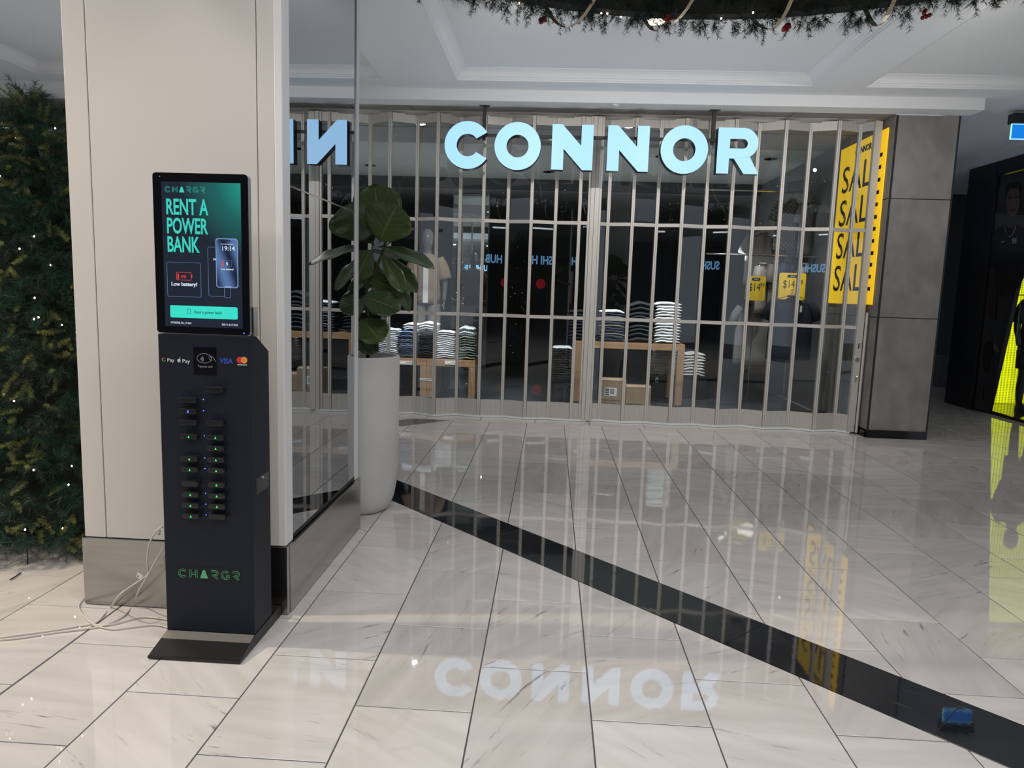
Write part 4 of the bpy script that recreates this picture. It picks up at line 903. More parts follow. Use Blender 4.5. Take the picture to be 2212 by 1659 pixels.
# ------------------------------------------------------------------ tables, clothes, boxes inside the shop
def table(name, x0, x1, y0, y1, zt, th, lw, label):
    t = thing(name, ((x0+x1)/2, (y0+y1)/2, 0), label, 'table')
    MB().box(x0, x1, y0, y1, zt-th, zt).build('tabletop', m_wooda, t, bevel=0.002)
    for X in (x0, x1-lw):
        for Y in (y0, y1-lw):
            MB().box(X, X+lw, Y, Y+lw, 0.03, zt-th).build('leg', m_wood, t)
            MB().lathe([(0.02, 0.0), (0.02, 0.012), (0.008, 0.014), (0.008, 0.03)], (X+lw/2, Y+lw/2, 0), 12).build('foot', m_chrome, t)
    return t
def TP(x, y, Y): return atY(x, y, Y)
T1Y = 9.02; z1 = TP(1000, 778, T1Y).z
xa, xb, xc_ = TP(800, 780, T1Y).x, TP(922, 780, T1Y).x, TP(1027, 780, T1Y).x
th1 = z1-TP(1000, 793, T1Y).z; lw1 = TP(1026, 830, T1Y).x-TP(1012, 830, T1Y).x
ta = table('display_table', xa, xb-0.002, T1Y, T1Y+0.7, z1, th1, lw1, 'low oak display table partly hidden behind the planter')
tb = table('display_table', xb+0.002, xc_, T1Y, T1Y+0.7, z1, th1, lw1, 'low oak display table carrying striped and checked shirts')
tape = MB().box(xb-lw1-0.006, xb+lw1+0.008, T1Y-0.006, T1Y-0.001, 0.262, 0.268); tape.box(xb-lw1-0.006, xb+lw1+0.008, T1Y-0.006, T1Y-0.001, 0.245, 0.251)
tag(tape.build('packing_strap', m_paper), 'thin white strap tied around the two joined table legs', 'strap')
for x0_, x1_ in ((862, 890), (961, 985)):
    a = TP(x0_, 779, T1Y-0.01); b_ = TP(x1_, 788, T1Y-0.01)
    k = thing('price_ticket', ((a.x+b_.x)/2, T1Y-0.004, (a.z+b_.z)/2), 'white price ticket strip on the low table edge, %s one' % ('left' if x0_ < 900 else 'right'), 'ticket', 'price tickets on the low tables')
    MB().box(a.x, b_.x, T1Y-0.008, T1Y-0.002, b_.z, a.z).build('card', m_paper, k)
    MB().box(a.x+0.03, a.x+0.07, T1Y-0.0095, T1Y-0.008, b_.z+0.018, a.z-0.018).build('stripe', m_yellow, k)
    text('lettering', '14.99', 0.035, m_ink, k, (a.x+0.085, T1Y-0.0088, b_.z+0.014), UX, UZ, 0.0004)
T2Y = 9.17; z2 = TP(1350, 740, T2Y).z; x0_, x1_ = TP(1243, 740, T2Y).x, TP(1480, 748, T2Y).x
th2 = z2-TP(1350, 754, T2Y).z; lw2 = TP(1479, 830, T2Y).x-TP(1464, 830, T2Y).x
tc_ = table('display_table', x0_, x1_, T2Y, T2Y+0.75, z2, th2, lw2, 'taller oak display table with dark and white folded clothes right of the centre post')
# folded garment
def cloth_mat(name, c1, c2=None, kind=None, sc_=1.0):
    m = mat(name, c1, 0.85, bump=(120, 0.25))
    if c2:
        nt = m.node_tree; b = nt.nodes['Principled BSDF']; L = nt.links.new; tc = N(nt, 'ShaderNodeTexCoord'); sx = N(nt, 'ShaderNodeSeparateXYZ'); L(tc.outputs['Object'], sx.inputs[0])
        def line(sock, s_):
            a = N(nt, 'ShaderNodeMath', operation='MULTIPLY'); L(sock, a.inputs[0]); a.inputs[1].default_value = s_
            f_ = N(nt, 'ShaderNodeMath', operation='FRACT'); L(a.outputs[0], f_.inputs[0]); g_ = N(nt, 'ShaderNodeMath', operation='LESS_THAN'); L(f_.outputs[0], g_.inputs[0]); g_.inputs[1].default_value = 0.38; return g_.outputs[0]
        mx = N(nt, 'ShaderNodeMix', data_type='RGBA'); mx.inputs[6].default_value = (*c1, 1); mx.inputs[7].default_value = (*c2, 1)
        if kind == 'check':
            ad = N(nt, 'ShaderNodeMath', operation='MAXIMUM'); L(line(sx.outputs['X'], 45*sc_), ad.inputs[0]); L(line(sx.outputs['Z'], 110*sc_), ad.inputs[1]); L(ad.outputs[0], mx.inputs[0])
        elif kind == 'diamond':
            v1 = N(nt, 'ShaderNodeMath', operation='ADD'); L(sx.outputs['X'], v1.inputs[0]); L(sx.outputs['Z'], v1.inputs[1]); v2 = N(nt, 'ShaderNodeMath', operation='SUBTRACT'); L(sx.outputs['X'], v2.inputs[0]); L(sx.outputs['Z'], v2.inputs[1])
            ad = N(nt, 'ShaderNodeMath', operation='MAXIMUM'); L(line(v1.outputs[0], 14*sc_), ad.inputs[0]); L(line(v2.outputs[0], 14*sc_), ad.inputs[1]); L(ad.outputs[0], mx.inputs[0])
        else: L(line(sx.outputs['X'], 60*sc_), mx.inputs[0])
        L(mx.outputs[2], b.inputs['Base Color'])
    return m
def garment_mesh(w, d, h, seed, arch=0.02):
    rr_ = random.Random(seed); nx, ny = 13, 6; vs = []; fs = []
    p1, p2, p3 = rr_.random()*6, rr_.random()*6, rr_.uniform(0.6, 1.3)
    for lay in (0, 1):
        for j in range(ny):
            for i in range(nx):
                u = i/(nx-1)-0.5; v = j/(ny-1)
                rnd = 1-0.06*(abs(u)*2)**8
                x = u*w*(1+0.02*math.sin(p1+v*5)) ; y = v*d*rnd
                z = arch*(1-(2*u)**2)*p3+0.003*math.sin(u*14+p2)+h*0.10*math.sin(u*9+p1)
                e = 1-0.8*(abs(2*u)**6); e2 = 1-0.75*(abs(2*v-1)**8)
                z += (h*0.5*e*e2 if lay else -h*0.5*e*e2)+h*0.5
                vs.append((x, y, z))
    off = nx*ny
    for j in range(ny-1):
        for i in range(nx-1):
            a = j*nx+i; fs.append((a, a+nx, a+nx+1, a+1)); fs.append((off+a, off+a+1, off+a+nx+1, off+a+nx))
    for i in range(nx-1): fs.append((i, i+1, off+i+1, off+i)); a = (ny-1)*nx+i; fs.append((a, off+a, off+a+1, a+1))
    for j in range(ny-1): a = j*nx; fs.append((a, off+a, off+a+nx, a+nx)); a = j*nx+nx-1; fs.append((a, a+nx, off+a+nx, off+a))
    me = bpy.data.meshes.new('folded_garment'); me.from_pydata(vs, [], fs); me.shade_smooth(); me.update(); return me
ord2 = ords+['thirteenth', 'fourteenth', 'fifteenth', 'sixteenth', 'seventeenth', 'eighteenth', 'nineteenth', 'twentieth']
def pile(x, y, z0, z1, w, n, mats, labelname, place, seed, d=0.30, arch=0.016, lean=0.0, top=None, word='shirt'):
    h = (z1-z0)/n; meshes = []
    for k in range(3):
        me = garment_mesh(w, d, h*0.98, seed*10+k, arch); me.materials.append(mats[k % len(mats)]); meshes.append(me)
    for i in range(n):
        me = meshes[random.randrange(3)]
        if top and i == n-1:
            me = garment_mesh(w*0.95, d, h*1.2, seed*10+7, arch*0.6); me.materials.append(top)
        t = i/n
        o = obj_of('folded_'+word, me, None, (x+random.uniform(-.006, .006)+lean*t, y+random.uniform(-.008, .008), z0+i*h), (0, 0, random.uniform(-.03, .03)))
        k = n-1-i
        tag(o, '%s in the %s, %s from the top' % (labelname, place, ord2[k] if k < 20 else 'lowest'), word, place)
c_white = cloth_mat('cloth_white', (0.86, 0.88, 0.88)); c_blue = cloth_mat('cloth_blue', (0.15, 0.22, 0.38)); c_brown = cloth_mat('cloth_brown', (0.032, 0.026, 0.026))
c_cream = cloth_mat('cloth_cream', (0.72, 0.68, 0.62)); c_wline = cloth_mat('cloth_white_edge', (0.82, 0.79, 0.78)); c_check = cloth_mat('cloth_check', (0.36, 0.42, 0.36), (0.10, 0.12, 0.08), 'check')
c_stripe = cloth_mat('cloth_stripe', (0.42, 0.47, 0.46), (0.68, 0.72, 0.70), 'stripe', 0.6); c_dk = cloth_mat('cloth_charcoal', (0.022, 0.025, 0.028)); c_dkb = cloth_mat('cloth_denim', (0.035, 0.048, 0.085)); c_navy = cloth_mat('cloth_navy', (0.010, 0.016, 0.035))
c_grey = cloth_mat('cloth_grey', (0.20, 0.19, 0.18)); c_dia = cloth_mat('cloth_diamond', (0.20, 0.19, 0.17), (0.09, 0.085, 0.08), 'diamond', 1.2); c_lgrey = cloth_mat('cloth_light_grey', (0.42, 0.40, 0.38)); c_tan = cloth_mat('cloth_tan', (0.36, 0.28, 0.20))
PYp = T1Y+0.03
def wpx(a, b_, Y=PYp): return TP(b_, 740, Y).x-TP(a, 740, Y).x
def xpx(a, Y=PYp): return TP(a, 740, Y).x
pile(xpx(838), PYp, z1, TP(840, 712, PYp).z, wpx(818, 860), 15, [c_white], 'plain white folded shirt', 'white pile beside the planter', 1)
pile(xpx(877), PYp, z1, TP(877, 718, PYp).z, wpx(860, 894), 18, [c_blue, c_dkb, c_blue], 'blue folded shirt', 'blue pile on the low table', 2)
pile(xpx(918), PYp, z1, TP(918, 718, PYp).z, wpx(900, 937), 16, [c_brown], 'dark brown folded shirt', 'brown pile on the low table', 3)
pile(xpx(961), PYp, z1, TP(961, 717, PYp).z, wpx(941, 982), 13, [c_wline, c_white], 'white folded shirt', 'pile over the right ticket', 4, arch=0.024)
pile(xpx(1009), PYp, z1, TP(1009, 722, PYp).z, wpx(990, 1030), 10, [c_check], 'olive checked folded shirt', 'checked pile at the table end', 5, arch=0.014, lean=-0.02)
pile(xpx(1006), PYp, TP(1009, 724, PYp).z, TP(1009, 709, PYp).z, wpx(990, 1026), 2, [c_stripe], 'pale striped folded shirt', 'striped layer crowning the checked pile', 6)
pile(xpx(885), PYp+0.05, TP(885, 717, PYp).z+0.01, TP(885, 700, PYp).z, wpx(868, 900), 3, [c_white], 'loose white folded shirt', 'layer over the blue pile', 7)
pile(xpx(922), PYp+0.05, TP(922, 717, PYp).z+0.01, TP(922, 699, PYp).z, wpx(903, 945), 3, [c_white], 'loose white folded shirt', 'layer over the brown pile', 8)
PY2 = T2Y+0.03
def x2(a, Y=PY2): return TP(a, 700, Y).x
pile(x2(1252), PY2, z2, TP(1252, 672, PY2).z, x2(1285)-x2(1236), 9, [c_dk, c_navy, c_dk], 'black folded jumper', 'black pile left of the centre post', 11, word='jumper')
pile(x2(1322), PY2, z2, TP(1322, 672, PY2).z, x2(1350)-x2(1293), 11, [c_dkb, c_grey, c_dkb], 'blue-grey folded jeans', 'jeans pile on the tall table', 12, top=c_white, word='jeans')
pile(x2(1386), PY2, z2, TP(1386, 658, PY2).z, x2(1413)-x2(1352), 9, [c_dk], 'charcoal folded trousers', 'charcoal pile on the tall table', 13, arch=0.03, word='trousers')
pile(x2(1443), PY2, z2, TP(1443, 655, PY2).z, x2(1472)-x2(1414), 14, [c_white, c_wline], 'white folded trousers', 'tall white pile on the tall table', 14, word='trousers')
# plinth with off-white piles behind the tall table
PLY = 9.95; zp = TP(1460, 813, PLY).z
pt_ = thing('black_plinth', ((TP(1410, 850, PLY).x+TP(1524, 850, PLY).x)/2, PLY+0.3, 0), 'low black display plinth under the off-white clothes behind the tall table', 'plinth')
MB().box(TP(1408, 850, PLY).x, TP(1524, 850, PLY).x, PLY, PLY+0.6, 0, zp-0.02).build('body', m_blkm, pt_)
MB().box(TP(1406, 850, PLY).x, TP(1526, 850, PLY).x, PLY-0.01, PLY+0.61, zp-0.02, zp).build('top', m_blk, pt_)
def x3(a): return TP(a, 780, PLY+0.03).x
pile(x3(1440), PLY+0.03, zp, TP(1440, 752, PLY).z, x3(1470)-x3(1411), 10, [c_cream], 'off-white folded trousers', 'pile seen under the tall table', 15, lean=0.03, word='trousers')
pile(x3(1500), PLY+0.03, zp, TP(1500, 764, PLY).z, x3(1524)-x3(1476), 8, [c_cream, c_wline], 'cream folded trousers', 'pile right of the table leg', 16, word='trousers')
a = TP(1419, 818, PLY-0.03)
k = thing('swing_ticket', a, 'white swing ticket hanging from the off-white pile', 'ticket'); MB().box(a.x-0.02, a.x+0.02, PLY-0.03, PLY-0.028, a.z-0.05, a.z+0.03).build('card', m_paper, k); MB().box(a.x-0.014, a.x+0.012, PLY-0.0315, PLY-0.030, a.z-0.04, a.z-0.015).build('barcode', m_ink, k)
# stool with brown pile
SYs = 9.05; zs = TP(1213, 822, SYs).z
st = thing('dark_stool', (TP(1213, 850, SYs).x, SYs+0.18, 0), 'low dark stool holding the brown clothes left of the tall table', 'stool')
MB().box(TP(1192, 830, SYs).x, TP(1236, 830, SYs).x, SYs, SYs+0.36, zs-0.06, zs).build('seat', m_blkm, st)
for dx in (0, 1):
    for dy in (0.01, 0.31): X = TP(1193, 830, SYs).x if dx == 0 else TP(1235, 830, SYs).x-0.03; MB().box(X, X+0.03, SYs+dy, SYs+dy+0.03, 0, zs-0.06).build('leg', m_blkm, st)
pile(TP(1214, 790, SYs).x, SYs+0.02, zs, TP(1213, 751, SYs).z, TP(1236, 790, SYs).x-TP(1192, 790, SYs).x, 14, [c_brown], 'dark brown folded jumper', 'brown pile on the dark stool', 17, top=c_white, word='jumper', arch=0.01)
# cartons
def carton(x0, x1, yt, Y, d, lab, open_=False):
    a, b_ = TP(x0, 850, Y).x, TP(x1, 850, Y).x; z = TP((x0+x1)/2, yt, Y).z
    k = thing('cardboard_box', ((a+b_)/2, Y+d/2, 0), lab, 'box')
    MB().box(a, b_, Y, Y+0.006, 0.0, z).build('front_panel', m_card, k); MB().box(a, b_, Y+d-0.006, Y+d, 0.0, z).build('back_panel', m_card, k)
    MB().box(a, a+0.006, Y+0.006, Y+d-0.006, 0, z).build('side_panel', m_card, k); MB().box(b_-0.006, b_, Y+0.006, Y+d-0.006, 0, z).build('side_panel', m_card, k)
    MB().box(a+0.006, b_-0.006, Y+0.006, Y+d-0.006, 0, 0.006).build('bottom', m_card, k)
    MB().add([(a, Y, z), (b_, Y, z), (b_, Y+0.10, z+0.02), (a, Y+0.10, z+0.02), (a, Y, z-0.004), (b_, Y, z-0.004), (b_, Y+0.10, z+0.016), (a, Y+0.10, z+0.016)], [(0, 1, 2, 3), (4, 7, 6, 5), (0, 4, 5, 1), (1, 5, 6, 2), (2, 6, 7, 3), (3, 7, 4, 0)]).build('flap', m_card, k)
    return k, a, b_, z
BY = 8.75
k, a, b_, z = carton(1296, 1352, 822, BY, 0.35, 'larger cardboard carton with white shipping label under the tall table')
l0 = TP(1306, 837, BY); l1 = TP(1332, 856, BY); MB().box(l0.x, l1.x, BY-0.0015, BY, l1.z, l0.z).build('shipping_label', m_paper, k)
for i in range(4): MB().box(l0.x+0.01, l0.x+0.06, BY-0.003, BY-0.0014, l1.z+0.012+i*0.022, l1.z+0.024+i*0.022).build('label_print', m_ink, k)
MB().box(l0.x+0.07, l0.x+0.12, BY-0.003, BY-0.0014, l1.z+0.03, l1.z+0.09).build('label_print', mat('grey_print', (0.3, 0.3, 0.3), 0.8), k)
m_bp = mat('box_print', (0.05, 0.035, 0.025), 0.8)
text('lettering', 'SYDNEY AUSTRALIA', 0.030, m_bp, k, (a+0.012, BY-0.0012, TP(1310, 866, BY).z), UX, UZ, 0.0004, sx=0.85)
text('lettering', 'MADE IN CHINA', 0.030, m_bp, k, (a+0.012, BY-0.0012, TP(1310, 873, BY).z), UX, UZ, 0.0004, sx=0.85)
text('lettering', '(STREAD ESSEX)', 0.0001, m_bp, k, (a+0.012, BY-0.0012, TP(1310, 858, BY).z), UX, UZ, 0.0004) if False else None
k, a, b_, z = carton(1353, 1406, 837, BY+0.02, 0.32, 'smaller cardboard carton with torn flap under the tall table')
text('lettering', 'MADE IN CHINA', 0.030, m_bp, k, (a+0.012, BY+0.0188, TP(1360, 875, BY).z), UX, UZ, 0.0004, sx=0.85)
# mirror at the back of the shop, clothes rack, mannequin
MY = 13.0
a = TP(982, 400, MY); b_ = TP(1050, 662, MY)
mi = thing('shop_mirror', ((a.x+b_.x)/2, MY+0.03, 0), 'tall frameless mirror at the back of the shop reflecting the bright concourse', 'mirror')
MB().box(a.x, b_.x, MY, MY+0.008, b_.z, 3.09).build('glass', m_clearmirror, mi); MB().box(a.x-0.02, b_.x+0.02, MY+0.008, MY+0.05, 0, 3.09).build('backing', m_greywall, mi)
def body_skin(name, joints, edges, radii, mat_, parent, sub=2):
    me = bpy.data.meshes.new(name); off = wloc(parent)
    me.from_pydata([Vector(j)-off for j in joints], edges, []); me.materials.append(mat_)
    o = bpy.data.objects.new(name, me); COL.objects.link(o); o.parent = parent
    me.skin_vertices or None
    sk_ = o.modifiers.new('skin', 'SKIN'); sk_.use_smooth_shade = True
    if not me.skin_vertices:
        bpy.context.view_layer.update()
    if not me.skin_vertices:
        me.attributes  # created by the modifier on first use
    try:
        layer = me.skin_vertices[0].data
    except Exception:
        bpy.context.view_layer.objects.active = o
        bpy.ops.object.skin_root_mark  # noqa
        layer = None
    if layer is not None:
        for v_, r_ in zip(layer, radii): v_.radius = r_ if isinstance(r_, tuple) else (r_, r_)
        layer[0].use_root = True
    o.modifiers.new('sub', 'SUBSURF').levels = sub; o.modifiers['sub'].render_levels = sub
    return o
def rings(levels, n=20):
    """a garment or body as stacked ellipses (cx,cy,z,rx,ry)"""
    mb = MB(); R_ = []
    for (cx_, cy2, z, rx, ry) in levels: R_.append([(cx_+rx*math.cos(2*PI*k/n), cy2+ry*math.sin(2*PI*k/n), z) for k in range(n)])
    vs = [p for r_ in R_ for p in r_]; fs = [(i*n+k, i*n+(k+1) % n, (i+1)*n+(k+1) % n, (i+1)*n+k) for i in range(len(R_)-1) for k in range(n)]
    fs += [tuple(range(n)), tuple((len(R_)-1)*n+k for k in range(n))]
    return mb.add(vs, fs)
m_manq = mat('mannequin_grey', (0.13, 0.135, 0.14), 0.35)
def mannequin(x, y, zb, mb_top, m_pants, label, head=True, s_=1.0, m_body=m_manq, shorts=False, openfront=None):
    t = thing('mannequin', (x, y, zb), label, 'mannequin')
    def L_(dx, dy, dz): return (x+dx*s_, y+dy*s_, zb+dz*s_)
    def lv(*a): return [(x+cx_*s_, y+cy2*s_, zb+z*s_, rx*s_, ry*s_) for cx_, cy2, z, rx, ry in a]
    torso = lv((0, 0, 0.86, 0.15, 0.10), (0, 0, 0.95, 0.165, 0.11), (0, 0, 1.08, 0.135, 0.095), (0, 0, 1.22, 0.155, 0.105), (0, 0, 1.36, 0.18, 0.11), (0, 0, 1.44, 0.15, 0.085), (0, 0, 1.48, 0.07, 0.06), (0, -0.005, 1.55, 0.052, 0.055))
    if head: torso += lv((0, -0.015, 1.585, 0.062, 0.078), (0, -0.02, 1.64, 0.075, 0.095), (0, -0.015, 1.71, 0.078, 0.10), (0, -0.005, 1.78, 0.066, 0.088), (0, 0, 1.82, 0.03, 0.045))
    rings(torso, 22).build('body', m_body, t, smooth=True)
    if head: MB().ball(L_(0, -0.115, 1.66), 0.016*s_, 6, (0.8, 1.2, 1.6)).build('nose', m_body, t, smooth=True)
    for sgn in (-1, 1):
        MB().tube(smooth_path([L_(0.165*sgn, 0, 1.41), L_(0.225*sgn, 0.0, 1.25), L_(0.245*sgn, 0.0, 1.12), L_(0.25*sgn, -0.05, 0.98), L_(0.25*sgn, -0.09, 0.86)], 3), [q*s_ for q in np.interp(range(13), [0, 6, 12], [0.055, 0.04, 0.026])], 10).build('arm', m_body, t, smooth=True)
        hd_ = MB().ball(L_(0.25*sgn, -0.10, 0.82), 0.035*s_, 7, (0.5, 0.8, 1.2))
        for f_ in range(4): hd_.tube([L_(0.25*sgn+0.004*sgn, -0.125+0.018*f_, 0.80), L_(0.25*sgn, -0.127+0.018*f_, 0.755), L_(0.245*sgn, -0.12+0.018*f_, 0.72+0.006*abs(f_-1.5))], 0.008*s_, 6)
        hd_.tube([L_(0.24*sgn, -0.125, 0.82), L_(0.23*sgn, -0.15, 0.785)], 0.009*s_, 6)
        hd_.build('hand', m_body, t, smooth=True)
        MB().tube(smooth_path([L_(0.085*sgn, 0, 0.90), L_(0.09*sgn, 0, 0.68), L_(0.095*sgn, 0, 0.48), L_(0.10*sgn, 0.015, 0.28), L_(0.10*sgn, 0.01, 0.08)], 3), [q*s_ for q in np.interp(range(13), [0, 6, 9, 12], [0.085, 0.056, 0.052, 0.036])], 12).build('leg', m_body, t, smooth=True)
        sh = [(x+(0.10*sgn)*s_, y-0.06*s_, zb+0.0, 0.045*s_, 0.13*s_), (x+(0.10*sgn)*s_, y-0.06*s_, zb+0.035*s_, 0.046*s_, 0.13*s_), (x+(0.10*sgn)*s_, y-0.03*s_, zb+0.07*s_, 0.038*s_, 0.085*s_), (x+(0.10*sgn)*s_, y+0.01*s_, zb+0.11*s_, 0.03*s_, 0.045*s_)]
        rings(sh, 16).build('shoe', m_blkm, t, smooth=True)
        MB().tube(smooth_path([L_(0.15*sgn, 0, 1.43), L_(0.215*sgn, 0, 1.30), L_(0.25*sgn, -0.0, 1.16)], 3), [q*s_ for q in (0.07, 0.075, 0.078, 0.08, 0.082, 0.085, 0.088)], 14).build('sleeve', mb_top, t, smooth=True)
        lo = 0.55 if shorts else 0.10
        MB().tube([L_(0.085*sgn, 0, 0.95), L_(0.095*sgn, 0, 0.75), L_(0.105*sgn, 0, (0.75+lo)/2), L_(0.108*sgn, 0, lo)], [q*s_ for q in (0.095, 0.098, 0.090, 0.085)], 14).build('trouser_leg', m_pants, t, smooth=True)
    top = lv((0, 0, 0.82, 0.19, 0.135), (0, 0, 0.95, 0.19, 0.135), (0, 0, 1.12, 0.175, 0.125), (0, 0, 1.30, 0.195, 0.13), (0, 0, 1.41, 0.18, 0.11), (0, 0, 1.47, 0.10, 0.075), (0, 0, 1.49, 0.072, 0.062))
    rings(top, 24).build('top', mb_top, t, smooth=True)
    if openfront:
        MB().box(x-0.035*s_, x+0.035*s_, y-0.139*s_, y-0.12*s_, zb+0.83*s_, zb+1.40*s_).build('undershirt', openfront, t, bevel=0.004)
        for i in range(4): MB().ball((x-0.05*s_, y-0.135*s_, zb+(0.92+0.12*i)*s_), 0.006, 6).build('button', m_blkm, t)
    return t
mq = TP(921, 560, 9.95)
pq = thing('mannequin_plinth', (mq.x, 10.05, 0), 'dark square plinth under the dressed mannequin', 'plinth'); MB().box(mq.x-0.3, mq.x+0.3, 9.78, 10.38, 0, 0.36).build('body', m_blkm, pq, bevel=0.004)
mannequin(mq.x, 10.05, 0.36, c_tan, c_grey, 'grey mannequin in an open tan shirt behind the low tables', True, 1.02, openfront=c_white)
# garments on hangers
def hung(x, y, ztop, w, hgt, m_, label, rot=0.0, sleeves=True, d=0.05, group=None, name='hung_shirt'):
    t = thing(name, (x, y, ztop), label, 'shirt' if sleeves else 'trousers', group)
    t.rotation_euler = (0, 0, rot)
    n = 22; vs = []; fs = []; rows = 9
    for j in range(rows):
        v = j/(rows-1); z = -0.03-v*hgt
        hw_ = w/2*(0.28+0.72*min(1, (v*5)**0.7))*(1+0.06*v) if sleeves else w/2*(0.92+0.1*v)
        for k in range(n):
            a = 2*PI*k/n; cc, ss = math.cos(a), math.sin(a)
            fold = 1+0.10*math.sin(k*2.4+v*3)*v
            vs.append((hw_*cc, d*ss*fold*(1 if abs(cc) < 0.9 else 0.6), z+0.03*(abs(cc)**2)*(-1 if j == 0 else 0)))
    fs = [(j*n+k, j*n+(k+1) % n, (j+1)*n+(k+1) % n, (j+1)*n+k) for j in range(rows-1) for k in range(n)]+[tuple(range(n)), tuple((rows-1)*n+k for k in range(n))]
    def bld(mb, nm, mt, sm=True):
        me = bpy.data.meshes.new(nm); me.from_pydata([tuple(v) for v in mb.v], [], mb.f); me.materials.append(mt)
        if sm: me.shade_smooth()
        return obj_of(nm, me, t)
    bld(MB().add(vs, fs), 'body', m_)
    if sleeves:
        for s_ in (-1, 1):
            bld(MB().tube([(s_*w*0.40, 0, -0.075), (s_*w*0.52, 0, -0.17), (s_*w*0.60, 0, -0.30)], [0.05, 0.058, 0.062], 12), 'sleeve', m_)
        bld(MB().tube([(0.055*math.cos(a), 0.035*math.sin(a), -0.02) for a in np.linspace(0, 2*PI, 14)], 0.012, 6, False), 'collar', m_)
    bld(MB().tube([(-w*0.36, 0, -0.06), (-0.02, 0, 0.0), (0, 0, 0.03), (0.018, 0, 0.05), (0.0, 0, 0.068), (-0.015, 0, 0.055)], 0.004, 6).tube([(w*0.36, 0, -0.06), (0.02, 0, 0.0), (0, 0, 0.03)], 0.004, 6), 'hanger', m_chrome, True)
    return t
p_ = TP(1712, 642, 8.75); nvy = hung(p_.x, 8.75, p_.z+0.03, 0.50, 0.74, c_navy, 'navy short sleeved shirt on a hanger facing the door at the right')
a = TP(1730, 668, 8.69); MB().box(a.x-0.012, a.x+0.012, 8.688, 8.692, a.z-0.035, a.z+0.04).build('swing_ticket', m_paper, nvy)
rk = thing('garment_stand', (p_.x+0.02, 8.80, 0), 'thin chrome T-shaped garment stand holding the navy shirt', 'stand')
MB().tube([(p_.x+0.02, 8.86, 0.01), (p_.x+0.02, 8.86, p_.z+0.09), (p_.x+0.0, 8.74, p_.z+0.094)], 0.008, 8).build('pole', m_chrome, rk); MB().lathe([(0.14, 0.0), (0.14, 0.008), (0.02, 0.014)], (p_.x+0.02, 8.86, 0), 24).build('base', m_chrome, rk)
p_ = TP(1598, 650, 9.6); hung(p_.x+0.2, 9.6, p_.z, 0.46, 0.8, c_grey, 'grey shirt hanging left of the navy shirt, mostly in the dark')
for i, (xx, yy, mt, lb) in enumerate(((1648, 566, c_lgrey, 'light grey shirt hanging second from the left under the high rail'), (1678, 562, c_grey, 'mid grey shirt hanging above the yellow price card'), (1705, 560, c_dkb, 'blue shirt hanging between grey ones above the price card'), (1748, 566, c_lgrey, 'pale shirt hanging beside the stone wall, right of the price card'))):
    p_ = TP(xx, yy, 9.5+0.12*i); hung(p_.x, 9.5+0.17*i, p_.z, 0.40, 0.62, mt, lb, rot=1.0)
p_ = TP(1712, 428, 10.1); hung(p_.x, 10.1, p_.z, 0.44, 0.66, c_dia, 'diamond patterned grey shirt on the upper rail', rot=0.25)
p_ = TP(1756, 432, 10.0); hung(p_.x, 10.0, p_.z, 0.40, 0.70, c_grey, 'plain grey shirt on the upper rail next to the patterned one', rot=0.5)
p_ = TP(1650, 500, 10.2); hung(p_.x, 10.2, p_.z, 0.46, 0.70, c_grey, 'dim grey shirt on the upper rail left of the patterned one', rot=0.1)
for zz, nm in ((TP(1700, 553, 9.7).z, 'lower'), (TP(1715, 415, 10.1).z, 'upper')):
    rk = MB().tube([(2.0, 9.7 if nm == 'lower' else 10.1, zz), (3.42, 9.7 if nm == 'lower' else 10.1, zz)], 0.012, 8)
    tag(rk.build('clothes_rail', m_chrome), 'chrome %s clothes rail fixed to the right shop wall' % nm, 'rail')
for (x0_, x1_, yt, yb, Y, lb) in ((1612, 1651, 596, 650, 9.0, 'yellow 14.99 price card further left, partly in the dark'), (1684, 1737, 589, 648, 8.85, 'yellow 14.99 price card standing above the navy shirt')):
    a, b_ = TP(x0_, yt, Y), TP(x1_, yb, Y)
    k = thing('price_card', ((a.x+b_.x)/2, Y, b_.z), lb, 'price card')
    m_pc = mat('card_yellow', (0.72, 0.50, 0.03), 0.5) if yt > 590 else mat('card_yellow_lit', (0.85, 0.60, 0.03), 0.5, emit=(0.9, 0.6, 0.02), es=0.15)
    MB().prism(rrect(a.x, b_.x, b_.z, a.z, 0.02), fnY, Y-0.003, Y).build('card', m_pc, k)
    w_ = b_.x-a.x
    MB().tube([(a.x+w_/2, Y+0.006, 0.0), (a.x+w_/2, Y+0.006, b_.z+0.1)], 0.006, 8).build('stand', m_chrome, k)
    MB().prism(rrect(a.x+w_*0.3, a.x+w_*0.72, a.z-0.055, a.z-0.02, 0.016), fnY, Y-0.0045, Y-0.003).build('pill', m_ink, k)
    text('lettering', 'SALE', 0.026, m_paper, k, (a.x+w_*0.51, Y-0.0055, a.z-0.046), UX, UZ, 0.0005, align='CENTER')
    text('lettering', '$14', 0.13, m_ink, k, (a.x+w_*0.15, Y-0.0035, a.z-0.175), UX, UZ, 0.0005, sx=0.72)
    text('lettering', '99', 0.08, m_ink, k, (a.x+w_*0.72, Y-0.0035, a.z-0.135), UX, UZ, 0.0005, sx=0.72)
